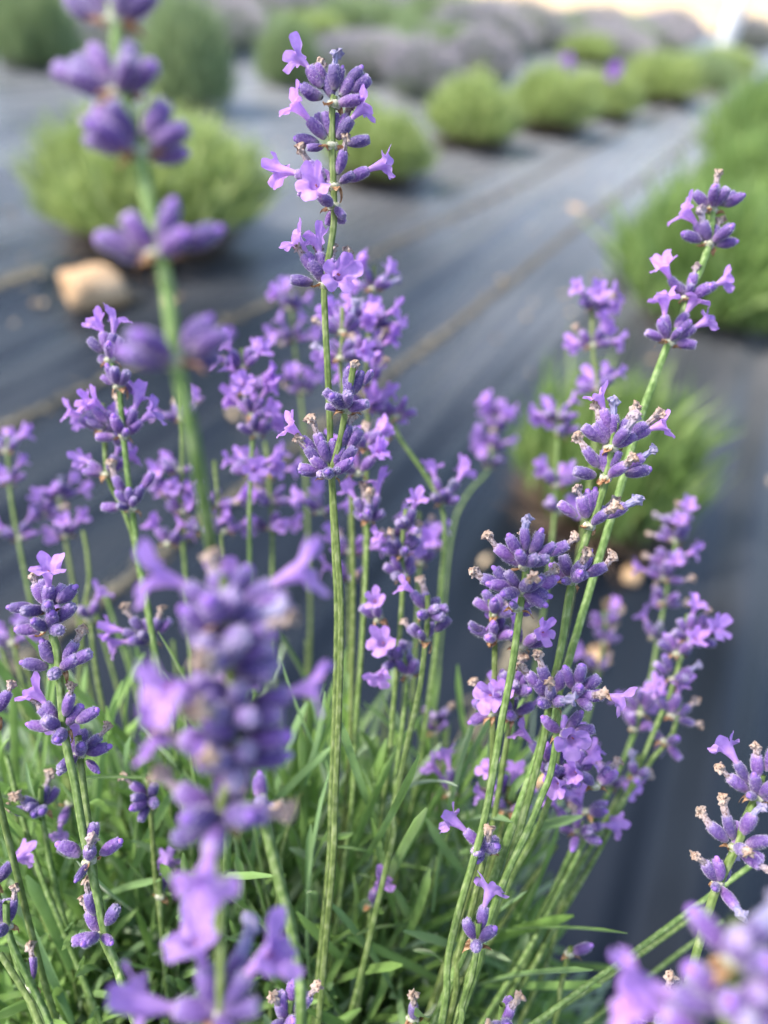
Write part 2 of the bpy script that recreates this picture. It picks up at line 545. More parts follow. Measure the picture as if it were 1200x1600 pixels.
def straw_sheet():
    V = []
    for u in us:
        for v in vs:
            vv = v - (.25 * noise.noise(Vector((u * 1.1, 0, 4))) if v == 0 else 0)
            p = EDGE_O + EDGE_D * u + EDGE_N * vv
            z = .034 + .003 * v + .07 * noise.noise(Vector((u * .5, v * .5, 3))) * min(1, v / 2) + .012 * noise.noise(Vector((u * 3, v * 3, 9)))
            V.append((p.x, p.y, z))
    ny = len(vs)
    Fc = [(a * ny + b, (a + 1) * ny + b, (a + 1) * ny + b + 1, a * ny + b + 1) for a in range(len(us) - 1) for b in range(ny - 1)]
    tag(link(bpy.data.objects.new('straw_field', mesh_from('straw_field', V, Fc, [M_straw]))), kind='structure')
straw_sheet()

# weed fabric laid along the rows; local x = along the rows, local y = across
def fabric_h(a, c):
    h = 0.0
    w = .5 + .5 * noise.noise(Vector((a * .35, c * .8, 7)))
    h += .014 * noise.noise(Vector((a * .45, c * 5.5, 1))) * (0.6 + w)
    h += .008 * noise.noise(Vector((a * 1.1, c * 14, 2))) + .010 * max(0, noise.noise(Vector((a * 5 + c * 2, c * 1.6, 8)))) * (1 if c > .9 else 0)
    h += .0034 * noise.noise(Vector((a * 2.5, c * 34, 5)))
    # long creases
    for c0, d, wd, ph in ((-.15, .014, .022, .4), (.255, .008, .016, 1.7), (.60, .009, .02, 2.2), (-.42, .012, .03, 3.0), (.33, .005, .01, 5)):
        x = (c - c0 - .015 * math.sin(a * 1.3 + ph)) / wd
        h += d * (math.exp(-x * x) - .8 * math.exp(-(x - 1.6) ** 2))
    return h
fxs = []
a = -1.2
while a < 17: fxs.append(a); a += .03 + max(0, a) * .012
fys = []
c = -3.0
while c < 9.5:
    fys.append(c); c += (.009 if -.7 < c < 1.4 else .03)
while c < 20: fys.append(c); c += .12
row_ang = math.atan2(ROW.y, ROW.x)
def clipz(a_, c_): return fabric_h(a_, c_) + .004
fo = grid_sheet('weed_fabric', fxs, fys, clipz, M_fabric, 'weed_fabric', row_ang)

# frayed straw-coloured overlap seams between the rolls of fabric
def seam(c0f, a0, a1, w, label=None):
    rg = random.Random(int(a0 * 10 + w * 1e4)); V, Fc = [], []
    n = int((a1 - a0) / .02)
    for i in range(n + 1):
        a_ = a0 + (a1 - a0) * i / n; c_ = c0f(a_)
        ww = w * (1 + .25 * noise.noise(Vector((a_ * 9, w * 50, 0))) + rg.uniform(-.08, .08))
        for j in range(5):
            u = j / 4 * 2 - 1; cc = c_ + u * ww / 2
            p = field_to_world(a_, cc, fabric_h(a_, cc) + .0065 + .003 * (1 - u * u))
            V.append(p)
    for i in range(n):
        for j in range(4):
            q = i * 5 + j; Fc.append((q, q + 5, q + 6, q + 1))
    # loose threads and straw lying along it
    for _ in range(int((a1 - a0) * 160)):
        a_ = rg.uniform(a0, a1); cc = c0f(a_) + rg.gauss(0, w * .6)
        p = field_to_world(a_, cc, fabric_h(a_, cc) + .010); d = field_to_world(rg.gauss(0, 1), rg.gauss(0, .35)).normalized() * rg.uniform(.008, .03)
        s = Vector((-d.y, d.x, 0)).normalized() * .0009; q = len(V)
        V += [p - s, p + s, p + d + s + Vector((0, 0, rg.uniform(-.002, .004))), p + d - s]; Fc.append((q, q + 1, q + 2, q + 3))
    o = link(bpy.data.objects.new('fabric_seam', mesh_from('fabric_seam', V, Fc, [M_seam])))
    tag(o, kind='structure')
seam(lambda t: .475 - .03 * t + .012 * math.sin(t * 1.2), -.6, 9, .011)
seam(lambda t: .86 - .065 * t + .006 * math.sin(t * 2), -.4, 7, .010)
seam(lambda t: .083 - .02 * t, -.3, .62, .012)
seam(lambda t: 1.2 + .0 * t, -.3, 1.0, .02)

# scattered pale straw and gravel on the path
def litter():
    rg = random.Random(5); V, Fc = [], []
    spots = [(6.0, .52, .5, .07, 260), (5.2, .60, .45, .06, 180), (7.2, .45, .9, .08, 260), (1.6, .46, .02, .02, 3), (2.6, .2, 2.2, .4, 40), (.9, -.25, .5, .25, 8), (.72, -.3, .8, .2, 25), (3.5, .3, 3, .25, 60), (1.0, 1.5, 1.2, .3, 40), (1.05, 1.05, .25, .15, 14)]
    for a_, c_, sa, sc_, n in spots:
        for _ in range(n):
            A = a_ + rg.gauss(0, sa * .5); Cc = c_ + rg.gauss(0, sc_ * .5); s = rg.uniform(.002, .007)
            p = field_to_world(A, Cc, fabric_h(A, Cc) + .004 + s * .5); q = len(V)
            d = Vector((rg.uniform(-1, 1), rg.uniform(-1, 1), rg.uniform(-.2, .2))).normalized()
            e = d.orthogonal().normalized(); g = d.cross(e); l = s * rg.uniform(1, 3)
            V += [p + d * l, p + e * s, p + g * s, p - e * s, p - g * s * .8, p - d * l]
            Fc += [(q, q + 1, q + 2), (q, q + 2, q + 3), (q, q + 3, q + 4), (q, q + 4, q + 1), (q + 5, q + 2, q + 1), (q + 5, q + 3, q + 2), (q + 5, q + 4, q + 3), (q + 5, q + 1, q + 4)]
    m = organic('straw bits', lambda nt: ramp(nt, N(nt, 'ShaderNodeNewGeometry').outputs['Random Per Island'], [(0, (.20, .14, .08)), (.5, (.42, .32, .2)), (1, (.6, .5, .36))]), .9, 0)
    o = link(bpy.data.objects.new('straw_litter', mesh_from('straw_litter', V, Fc, [m], smooth=False)))
    tag(o, 'pale straw bits and grit scattered on the dark weed fabric', 'litter', kind='stuff')
litter()

# ------------------------------------------------------------------ stones
M_stone = organic('sandy stone', lambda nt: ramp(nt, obj_noise(nt, 14, 5), [(.25, (.26, .16, .08)), (.42, (.38, .25, .14)), (.6, (.48, .34, .21)), (.8, (.55, .43, .29))]), .85, 0, spec=.2, bump=(60, .6, .004))
def stone(x, y, w, d, h, label, seed, rz=0.0, mat=None):
    g = G(x, y); V, Fc = [], []
    rg = random.Random(seed); nu, nv = 28, 16
    for i in range(nv + 1):
        th = math.pi * i / nv
        for k in range(nu):
            a_ = 2 * math.pi * k / nu
            v = Vector((math.sin(th) * math.cos(a_), math.sin(th) * math.sin(a_), math.cos(th)))
            s = 1 + .22 * noise.noise(v * 1.2 + Vector((seed, 0, 0))) + .06 * noise.noise(v * 4 + Vector((seed, 2, 0)))
            v = Vector([math.copysign(abs(q) ** .8, q) for q in v]) * s
            V.append((v.x * w / 2, v.y * d / 2, v.z * h / 2))
    for i in range(nv):
        for k in range(nu):
            k2 = (k + 1) % nu; Fc.append((i * nu + k, (i + 1) * nu + k, (i + 1) * nu + k2, i * nu + k2))
    o = link(bpy.data.objects.new('stone', mesh_from('stone', V, Fc, [mat or M_stone])))
    o.location = (g.x, g.y, h * .40); o.rotation_euler = (rg.uniform(-.1, .1), rg.uniform(-.1, .1), rz)
    tag(o, label, 'stone', 'stones lying on the weed fabric')
stone(151, 474, .112, .10, .075, 'rounded sandy stone on the fabric beside the widest clipped bush', 3, .5)
stone(578, 76, .13, .11, .09, 'small pale stone behind the top of the tall central flower spike', 4)
stone(985, 905, .021, .026, .018, 'cream pebble on the fabric below the low grassy bush', 5)
stone(900, 328, .045, .04, .010, 'flat tan pebble out on the open grey fabric path', 6)
stone(848, 1218, .018, .026, .016, 'cream pebble half hidden behind the right hand flower stems', 8)
stone(930, 1032, .015, .022, .014, 'ochre pebble on the fabric behind the right hand flower spikes', 9)

# ------------------------------------------------------------------ white marker pole at the far end
M_white = organic('weathered white paint', lambda nt: ramp(nt, obj_noise(nt, 8, 4), [(.35, (.62, .63, .64)), (.6, (.80, .81, .82))]), .5, 0)
def pole():
    g = G(1130, 84); root = empty('marker_pole', (g.x, g.y, 0))
    tag(root, 'white marker pole standing at the far end of the row', 'pole')
    def cyl(name, r, z0, z1, seg=20, cap=0):
        prof = [(z0, r * .96), (z0 + .005, r), (z1 - .005 - cap, r), (z1 - cap * .3, r * .8), (z1, r * .4)]
        v, f = tube_mesh(prof, seg); child(name, mesh_from(name, v, f, [M_white]), root)
    cyl('shaft', .075, 0, 2.2); cyl('cap', .082, 2.2, 2.25, cap=.01); cyl('base_collar', .095, 0, .06)
pole()

# ------------------------------------------------------------------ bushes of the field
def c_bush(stops):
    def f(nt):
        g = N(nt, 'ShaderNodeNewGeometry')
        c = ramp(nt, g.outputs['Random Per Island'], stops)
        cl = obj_noise(nt, 9, 2)
        return mixc(nt, 1.0, c, ramp(nt, cl, [(.3, (.7, .75, .7)), (.65, (1.2, 1.15, 1.1))]), 'MULTIPLY')
    return f
M_bush_lime = organic('clipped lavender shoots', c_bush([(0, (.18, .24, .08)), (.5, (.34, .45, .15)), (1, (.50, .58, .27))]), .6, .3)
M_bush_grass = organic('grassy lavender shoots', c_bush([(0, (.11, .19, .05)), (.5, (.20, .32, .09)), (1, (.32, .44, .18))]), .6, .35)
M_bush_old = organic('sparse green shoots', c_bush([(0, (.10, .17, .05)), (.5, (.18, .29, .08)), (1, (.30, .40, .16))]), .6, .35)
M_bush_sage = organic('sage lavender shoots', c_bush([(0, (.17, .24, .12)), (.5, (.26, .36, .17)), (1, (.36, .44, .26))]), .6, .3)
M_bush_bloom = organic('grey green shoots', c_bush([(0, (.19, .23, .18)), (.5, (.27, .31, .25)), (1, (.36, .39, .34))]), .6, .3)
M_bloom = organic('distant blossom', c_bush([(0, (.34, .32, .38)), (.5, (.43, .40, .46)), (1, (.52, .49, .55))]), .6, .3)
M_twig = organic('brown woody twigs', lambda nt: ramp(nt, N(nt, 'ShaderNodeNewGeometry').outputs['Random Per Island'], [(0, (.10, .065, .045)), (.6, (.20, .14, .10)), (1, (.30, .24, .18))]), .9, 0)

def blade(V, Fc, p, d, l, w, rg, bend=.25):
    s = d.cross(Vector((rg.uniform(-1, 1), rg.uniform(-1, 1), rg.uniform(-1, 1)))).normalized() * w * .5
    b = Vector((rg.uniform(-1, 1), rg.uniform(-1, 1), rg.uniform(-.3, .6))) * bend * l
    q = len(V)
    m = p + d * l * .55 + b * .3
    V += [p - s * .6, p + s * .6, m + s, m - s, p + d * l + b]
    Fc += [(q, q + 1, q + 2, q + 3), (q + 3, q + 2, q + 4)]
def bush_parts(seed, n, bl, bw, up=.5, flat=1.0, twigs=260, blooms=0, low=.12):
    """unit bush: radius 1 across, height 1"""
    rg = random.Random(seed); V, Fc = [], []
    def surf(el, az):
        k = 1 + .30 * noise.noise(Vector((math.cos(az) * 1.6, math.sin(az) * 1.6, el * 1.5 + seed)))+ .12 * noise.noise(Vector((math.cos(az) * 5, math.sin(az) * 5, el * 5 + seed)))
        return Vector((math.cos(el) * math.cos(az), math.cos(el) * math.sin(az), math.sin(el))) * k
    for _ in range(n):
        az = rg.uniform(0, 6.283); el = math.asin(rg.uniform(low, 1))
        s = surf(el, az); depth = 1 - bl * rg.uniform(.5, 1.9) * .9
        nrm = Vector((s.x, s.y, s.z + .2)).normalized()
        d = (nrm * (1 - up) + Vector((0, 0, 1)) * up + Vector((rg.gauss(0, .22), rg.gauss(0, .22), rg.gauss(0, .12)))).normalized()
        p = Vector((s.x * depth, s.y * depth, max(.03, s.z * depth * .96)))
        blade(V, Fc, p, d, bl * (rg.uniform(.6, 1.2) if rg.random() < .9 else rg.uniform(1.1, 1.5)), bw * rg.uniform(.7, 1.3), rg)
    TV, TF = [], []
    for _ in range(twigs):
        az = rg.uniform(0, 6.283); el = math.asin(rg.uniform(.02, .8)); s = surf(el, az)
        p = Vector((rg.uniform(-.12, .12), rg.uniform(-.12, .12), 0)); e = s * rg.uniform(.7, .93)
        d = e - p; sd = d.cross(Vector((0, 0, 1))).normalized() * .012; q = len(TV); md = p + d * .5 + Vector((0, 0, -.06)); up2 = d.cross(sd).normalized() * .012
        TV += [p - sd, p + sd, p + up2, md - sd * .8, md + sd * .8, md + up2 * .8, e]
        TF += [(q, q + 1, q + 4, q + 3), (q + 1, q + 2, q + 5, q + 4), (q + 2, q, q + 3, q + 5), (q + 3, q + 4, q + 6), (q + 4, q + 5, q + 6), (q + 5, q + 3, q + 6)]
    BV, BF, bmi = [], [], []
    for _ in range(blooms):
        az = rg.uniform(0, 6.283); el = math.asin(rg.uniform(.15, 1)); s = surf(el, az)
        d = (s * .7 + Vector((0, 0, .8)) + Vector((rg.gauss(0, .15), rg.gauss(0, .15), 0))).normalized()
        p = s * .9; e = p + d * rg.uniform(.3, .55); sd = d.orthogonal().normalized(); s2 = d.cross(sd)
        q = len(BV); w = .006
        BV += [p - sd * w, p + sd * w, e + sd * w, e - sd * w]; BF.append((q, q + 1, q + 2, q + 3)); bmi.append(1)
        L = rg.uniform(.12, .2); ww = rg.uniform(.022, .034); q = len(BV)
        BV += [e, e + d * L * .4 + sd * ww, e + d * L * .4 + s2 * ww, e + d * L * .4 - sd * ww, e + d * L * .4 - s2 * ww, e + d * L]
        for k in range(4):
            BF += [(q, q + 1 + (k + 1) % 4, q + 1 + k), (q + 5, q + 1 + k, q + 1 + (k + 1) % 4)]; bmi += [0, 0]
    return (V, Fc), (TV, TF), (BV, BF, bmi)
def bush_set(kind, seeds, mat, **kw):
    out = []
    for s in seeds:
        f, t, b = bush_parts(s, **kw)
        out.append((mesh_from(kind + '_foliage', f[0], f[1], [mat], smooth=False), mesh_from('woody_stems', t[0], t[1], [M_twig], smooth=False),
                    mesh_from('blossoms', b[0], b[1], [M_bloom, mat], b[2], smooth=False) if b[0] else None))
    return out
LIME = bush_set('clipped', (101, 102, 103), M_bush_lime, n=5200, bl=.26, bw=.020, up=.42, low=.36, twigs=620)
GRASS = bush_set('grassy', (111, 112), M_bush_grass, n=4200, bl=.46, bw=.032, up=.62, low=.12, twigs=360)
OLD = bush_set('old', (115,), M_bush_old, n=1900, bl=.46, bw=.040, up=.8, low=.30, twigs=700)
SAGE = bush_set('sage', (121, 122, 123), M_bush_sage, n=4200, bl=.34, bw=.022, up=.5, low=.08, twigs=160)
BLOOM = bush_set('bloom', (131, 132, 133), M_bush_bloom, n=2400, bl=.34, bw=.024, up=.5, low=.05, twigs=80, blooms=800)
def bush(loc, r, h, variants, label, group, rz=None, name='lavender_bush', squash=1.0, cat='bush'):
    rg = random.Random(int(loc.x * 1000 + loc.y * 77)); f, t, b = variants[rg.randrange(len(variants))]
    root = empty(name, (loc.x, loc.y, 0)); tag(root, label, cat, group)
    root.rotation_euler.z = rg.uniform(0, 6.283) if rz is None else rz
    root.scale = (r, r * squash, h)
    child('foliage', f, root); child('woody_stems', t, root)
    if b: child('blossoms', b, root)
    return root
def fw(a_, c_): return field_to_world(a_, c_)
g1 = 'clipped lime green bushes in the row left of the path'
def pxbush(x, ybase, r, h, var, label, group, push=.6, **k):
    g = G(x, ybase); v = Vector((g.x, g.y, 0)); v += v.normalized() * r * push
    return bush(v, r, h, var, label, group, **k)
pxbush(248, 408, .275, .26, LIME, 'widest clipped lime green bush, behind the sandy stone', g1, push=.35)
pxbush(585, 296, .20, .20, LIME, 'clipped lime bush directly behind the upper part of the central flower spike', g1, push=.3)
pxbush(733, 240, .215, .225, LIME, 'clipped green bush with dark base, first to the right of the central spike', g1, push=.3)
pxbush(848, 216, .225, .235, LIME, 'clipped lime bush below the nearer bright violet flower dot', g1, push=.3)
pxbush(932, 190, .235, .185, LIME, 'clipped bush below the smaller violet flower dot', g1, push=.3)
pxbush(1022, 165, .28, .23, LIME, 'yellow green clipped bush with a dark hollow near the far end of the row', g1, push=.3)
pxbush(1085, 138, .28, .19, SAGE, 'far clipped bush just short of the white pole', g1, push=.3)
pxbush(1132, 116, .26, .16, LIME, 'farthest clipped bush at the foot of the white pole', g1, push=.3)
g0 = 'bright grassy bushes right of the path'
pxbush(920, 838, .15, .18, OLD, 'low grassy bush with a bare woody base behind the tan headed flower spikes', g0, push=.3)
pxbush(1085, 508, .25, .225, GRASS, 'large bright green grassy bush behind the upper right flower spike', g0, push=.45)
pxbush(1180, 285, .27, .30, GRASS, 'tall bright green bush at the right edge above the large grassy one', g0, push=.5)
pxbush(1150, 385, .20, .24, GRASS, 'bright green bush between the large grassy one and the tall one at the right edge', g0, push=.4)
bush(fw(4.6, -.10), .28, .31, GRASS, 'farther bright green bush at the right edge of the photo', g0)
bush(fw(5.9, -.12), .28, .30, GRASS, 'farthest bright green bush at the right edge, beyond the path', g0)
g2 = 'green bushes in the second row'
pxbush(292, 176, .195, .37, SAGE, 'tall sage green bush behind the blurred upper left flower spike', g2, push=.4)
pxbush(60, 112, .22, .34, SAGE, 'sage green bush in the top left corner', g2, push=.5)
pxbush(450, 140, .16, .26, SAGE, 'dark green bush left of the central spike tip', g2, push=.5)
pxbush(632, 95, .15, .22, SAGE, 'small dark bush right of the small pale stone', g2, push=.5)
g2b = 'sparse pale plants between the rows'
pxbush(655, 158, .16, .17, BLOOM, 'sparse pale grey plant between rows just right of the central spike tip', g2b, push=.3)
pxbush(745, 132, .17, .18, BLOOM, 'sparse pale grey plant behind the first clipped bush right of centre', g2b, push=.3)
# more rows up the field, blooming grey-mauve and green, each bush its own thing
rg = random.Random(99)
rows = []
for c0 in (2.08,):
    for q_ in range(19):
        a_ = 4.0 + q_ * .53; rows.append((a_, c0 + .05 * math.sin(a_ * 3), 'S' if q_ % 5 in (1, 2, 4) else 'B'))
for i, c0 in enumerate((3.05, 4.1, 5.15, 6.2, 7.25, 8.3, 9.35, 10.4)):
    a_ = 2.9 + .3 * i if i else 3.4
    if c0 > 6: a_ = 3.0
    while a_ < 15.5:
        rows.append((a_ + rg.uniform(-.06, .06), c0 + rg.uniform(-.06, .06), 'B' if rg.random() < (.35, .6, .4, .6, .4, .6, .5, .5)[i] else 'S'))
        a_ += .52
for q_ in range(6): rows.append((10.2 + .55 * q_, .70 + .03 * q_, 'S' if q_ % 4 else 'B'))
for q_ in range(14): rows.append((6.2 + .53 * q_, 1.45 + .04 * math.sin(q_), 'B' if q_ % 3 else 'S'))
nb = 0
ORD = ['first', 'second', 'third', 'fourth', 'fifth', 'sixth', 'seventh', 'eighth', 'ninth', 'tenth', 'eleventh', 'twelfth', 'thirteenth', 'fourteenth', 'fifteenth', 'sixteenth', 'seventeenth', 'eighteenth', 'nineteenth', 'twentieth', 'twenty-first', 'twenty-second', 'twenty-third', 'twenty-fourth', 'twenty-fifth', 'twenty-sixth', 'twenty-seventh', 'twenty-eighth', 'twenty-ninth', 'thirtieth']
along = {2: 3, 3: 1}
for a_, c_, k in rows:
    p = fw(a_, c_)
    if edge_dist(p) > -.35: continue
    q = project((p.x, p.y, .2))
    if q is None or not (-60 < q[0] < 1260 and -34 < q[1] < 260): continue
    s = rg.uniform(.9, 1.12)
    ri = int(round(c_ / 1.04)); along[ri] = along.get(ri, 0) + 1
    if c_ < 1.3: ri = 21; along[ri] = along.get(ri, 0) + 1; along[1] -= 1
    elif c_ < 1.8: ri = 22; along[ri] = along.get(ri, 0) + 1; along[1] -= 1
    where = '%s past the white pole in the clipped row' % ORD[along[ri] - 1] if ri == 21 else '%s from the near end of the line between first and second rows' % ORD[along[ri] - 1] if ri == 22 else '%s from the near end of the %s row left of the path' % (ORD[along[ri] - 1], ORD[ri - 1])
    if k == 'S':
        bush(p, .25 * s, .185 * s * rg.uniform(.75, 1.25), SAGE if rg.random() < .75 else LIME, 'green bush, ' + where, 'far green bushes')
    else:
        bush(p, .30 * s, .165 * s * rg.uniform(.75, 1.25), BLOOM, 'mauve bush, ' + where, 'far blooming lavender bushes')
    nb += 1
print('far bushes', nb)

# two bright violet flower tufts standing over the clipped row
M_violet = organic('vivid violet petals', lambda nt: hsv(nt, (.45, .14, .72)), .6, .4)
def tuft(x, y, h, r, label):
    g = G(x, y + 60); d0 = project((g.x, g.y, 0))[2]; p = P(x, y, d0 - .5)
    root = empty('violet_flower', (g.x, g.y, 0)); tag(root, label, 'flower', 'violet flowers over the clipped row')
    rg = random.Random(x); V, Fc = [], []
    top = Vector((p.x - g.x, p.y - g.y, p.z))
    for _ in range(150):
        v = Vector((rg.gauss(0, 1), rg.gauss(0, 1), rg.gauss(0, 1))).normalized() * rg.uniform(.2, 1)
        c_ = top + Vector((v.x * r, v.y * r, v.z * h)); d = v.normalized()
        blade(V, Fc, c_, d, r * .5, r * .35, rg)
    child('petals', mesh_from('petals', V, Fc, [M_violet], smooth=False), root)
    child('stem', stem_mesh([top, top * .5 + Vector((.01, 0, 0)), Vector((0, 0, 0))], .004, .006, Vector((0, 0, 0)), seg=8, step=.05), root)
tuft(884, 102, .042, .030, 'vivid violet flower standing over the clipped row, the nearer of two')
tuft(960, 112, .034, .026, 'smaller vivid violet flower over the clipped row, nearer the path end')

# ------------------------------------------------------------------ the near lavender bush: leaves, woody stems, bare stalks
MC = Vector((-.055, .085, 0)); MR = Vector((.225, .185, .295))
def leaf_mesh(seed, L=.040, W=.0034):
    rg = random.Random(seed); V, Fc = [], []
    n = 8; curve = rg.uniform(-.25, .45); side = rg.uniform(-.12, .12)
    for i in range(n + 1):
        t = i / n
        w = W * (.45 + .55 * math.sin(min(1, t * 1.5 + .1) * math.pi / 2)) * (1 if t < .85 else math.sqrt(max(0.04, 1 - ((t - .85) / .155) ** 2)))
        z = L * t * math.cos(curve * t); y = L * curve * t * t * .9; x0 = L * side * t * t
        # edges rolled under, groove along the midrib
        for u, dz in ((-1, -.0005), (-.62, .0001), (0, -.00035), (.62, .0001), (1, -.0005)):
            V.append((x0 + u * w / 2, y - dz * (w / W), z))
    for i in range(n):
        for j in range(4):
            q = i * 5 + j; Fc.append((q, q + 1, q + 6, q + 5))
    return V, Fc
LEAF_RAW = [leaf_mesh(200 + i, L=.040 + .004 * i, W=.0027 + .0002 * (i % 3)) for i in range(7)]
LEAF = [mesh_from('leaf', v, f, [M_leaf]) for v, f in LEAF_RAW]
LEAF_NP = [(np.array(v), np.array(f)) for v, f in LEAF_RAW]
plant = empty('lavender_plant', MC)
tag(plant, 'near lavender bush of narrow green leaves filling the bottom of the photo', 'lavender bush')
def frame_from(d, roll):
    d = d.normalized(); x = d.orthogonal().normalized(); y = d.cross(x)
    x, y = x * math.cos(roll) + y * math.sin(roll), d.cross(x * math.cos(roll) + y * math.sin(roll))
    return Matrix((x, y, d)).transposed()
rg = random.Random(21)
leaves = []     # (matrix, variant)
shoot_paths = []
for s in range(2500):
    az = rg.uniform(0, 6.283); el = math.asin(rg.uniform(.25, 1) ** .8)
    k = rg.uniform(.62, 1.0)
    n0 = Vector((math.cos(el) * math.cos(az), math.cos(el) * math.sin(az), math.sin(el)))
    base = MC + Vector((n0.x * MR.x, n0.y * MR.y, n0.z * MR.z)) * k * .86
    d = (n0 * .55 + Vector((0, 0, .75)) + Vector((rg.gauss(0, .25), rg.gauss(0, .25), rg.gauss(0, .12)))).normalized()
    Ls = rg.uniform(.02, .055)
    # keep clear of the lens
    tip = base + d * (Ls + .03)
    if (tip - Vector((0, 0, CAM_H))).length < .245: continue
    m = 4 + int(Ls / .009); roll = rg.uniform(0, 6.283); F3 = frame_from(d, roll)
    shoot_paths.append((base - d * .03, base + d * Ls))
    for j in range(m):
        t = j / m; p = base + d * Ls * t
        for sgn in (0, math.pi):
            a = sgn + (j % 2) * math.pi / 2 + rg.gauss(0, .25)
            sp = (.95 - .55 * t) + rg.gauss(0, .12)
            out = F3 @ Vector((math.cos(a), math.sin(a), 0))
            ld = (d * math.cos(sp) + out * math.sin(sp)).normalized()
            x = d.cross(out).normalized(); y = ld.cross(x).normalized()
            M = Matrix((x, y, ld)).transposed().to_4x4(); M.translation = p
            sc = rg.uniform(.6, 1.15) * (1 - .25 * t)
            leaves.append((M @ Matrix.Diagonal((rg.uniform(.85, 1.2), 1, sc, 1)), rg.randrange(7)))
# tall loose leaves that stand above the mound
for s in range(900):
    x = rg.uniform(-40, 800); y = rg.uniform(1150, 1500); D = rg.uniform(.26, .39)
    p = P(x, y + 60, D); d = Vector((rg.gauss(0, .32), rg.gauss(0, .32), 1)).normalized()
    if p.z < .12 or p.z > .33: continue
    F3 = frame_from(d, rg.uniform(0, 6.283)).to_4x4(); F3.translation = p
    leaves.append((F3 @ Matrix.Diagonal((1, 1, rg.uniform(.8, 1.5), 1)), rg.randrange(7)))
def seen(L):
    q = project(L[0].translation)
    if q is None or not (-20 < q[0] < 1220 and q[1] < 1640): return 9
    # nearer to the lens than the mass of the mound = in view
    return q[2] + .25 * max(0, .30 - L[0].translation.z)
leaves.sort(key=seen)
for i, (M, v) in enumerate(leaves[:300]):
    o = bpy.data.objects.new('leaf', LEAF[v]); link(o, plant)
    o.matrix_basis = Matrix.Translation(-MC) @ M
NV, NF, off = [], [], 0
for M, v in leaves[300:]:
    a = np.array(M); V0, F0 = LEAF_NP[v]
    NV.append(V0 @ a[:3, :3].T + a[:3, 3] - np.array(MC)); NF.append(F0 + off); off += len(V0)
fm = mesh_from('foliage', np.concatenate(NV).tolist(), np.concatenate(NF).tolist(), [M_leafmass])
fo2 = child('foliage', fm, plant); fo2['kind'] = 'stuff'
# inner woody stems reaching the ground, and the soft green shoot stems
def tubes(paths, r, seg=6):
    V, Fc = [], []
    for pts, r0, r1 in paths:
        prev = None; o = len(V); n = len(pts)
        for i, p in enumerate(pts):
            t = (pts[min(n - 1, i + 1)] - pts[max(0, i - 1)]).normalized()
            x = t.orthogonal().normalized() if prev is None else (prev - t * prev.dot(t)).normalized()
            prev = x; y = t.cross(x); rr = r0 + (r1 - r0) * i / (n - 1)
            for k in range(seg):
                a = 2 * math.pi * k / seg; V.append(p - MC + x * rr * math.cos(a) + y * rr * math.sin(a))
        for i in range(n - 1):
            for k in range(seg):
                k2 = (k + 1) % seg; Fc.append((o + i * seg + k, o + i * seg + k2, o + (i + 1) * seg + k2, o + (i + 1) * seg + k))
    return V, Fc
wp = []
for s in range(90):
    b, e = rg.choice(shoot_paths); g0_ = MC + Vector((rg.gauss(0, .015), rg.gauss(0, .015), 0))
    wp.append((catmull([g0_, (g0_ + b) * .5 + Vector((0, 0, -.03)), b], .03), .0035, .0012))
v, f = tubes(wp, 0); child('woody_stems', mesh_from('woody_stems', v, f, [M_twig]), plant)
v, f = tubes([([b, (b + e) / 2, e], .0009, .0006) for b, e in shoot_paths], 0)
so = child('shoot_stems', mesh_from('shoot_stems', v, f, [M_stem]), plant); so['kind'] = 'stuff'
# bare flower stalks whose heads are out of the picture or spent
def mound_in(p, j=.05):
    """a point inside the mound below p, where a stalk is rooted"""
    q = MC + Vector(((p.x - MC.x) * .35 + rg.gauss(0, .012), (p.y - MC.y) * .35 + rg.gauss(0, .012), .05))
    return q
STALKS = [((0, 1010), (60, 1180), (110, 1330), .30), ((10, 1180), (50, 1330), (110, 1480), .24), ((0, 1490), (50, 1570), (80, 1640), .2),
    ((40, 1040), (90, 1180), (150, 1330), .31), ((150, 960), (190, 1100), (215, 1230), .33), ((165, 930), (215, 1090), (250, 1260), .33),
    ((130, 830), (140, 900), (128, 1000), .31), ((430, 1060), (440, 1180), (450, 1300), .35), ((480, 1000), (478, 1150), (470, 1300), .36),
    ((545, 1010), (560, 1150), (570, 1300), .36), ((600, 1060), (600, 1180), (590, 1320), .35), ((640, 1020), (625, 1150), (605, 1300), .36),
    ((590, 1150), (592, 1230), (585, 1330), .3), ((820, 1180), (770, 1300), (720, 1420), .3), ((740, 1120), (720, 1220), (690, 1330), .33),
    ((870, 1320), (800, 1420), (730, 1520), .27), ((950, 1240), (870, 1400), (790, 1540), .26), ((1000, 1180), (900, 1370), (800, 1560), .29),
    ((1190, 1340), (1000, 1480), (820, 1610), .235), ((1100, 1420), (960, 1520), (840, 1600), .25), ((890, 1340), (870, 1450), (830, 1560), .28),
    ((700, 1130), (690, 1220), (670, 1330), .34), ((300, 1020), (310, 1150), (330, 1290), .34), ((370, 1080), (400, 1200), (430, 1330), .36),
    ((470, 1240), (440, 1330), (430, 1480), .26), ((510, 1220), (560, 1330), (600, 1450), .3), ((20, 1250), (55, 1400), (120, 1540), .26),
    ((270, 1000), (285, 1130), (300, 1260), .33), ((200, 1010), (230, 1150), (240, 1300), .36), ((1130, 1440), (1060, 1490), (930, 1590), .27)]
for i, (a, b, c, D) in enumerate(STALKS):
    pts = [P(*a, D), P(*b, D * .99), P(*c, D * .98)]; rp = mound_in(pts[-1]); dl = (pts[-1] - pts[-2]).normalized(); lg = (pts[-1] - rp).length; pts += [pts[-1] + (dl * .7 + (rp - pts[-1]).normalized() * .5) * lg * .3, rp]
    o = child('stalk', stem_mesh(pts, .0008, .001, MC, seg=12, step=.008, seed=i), plant)

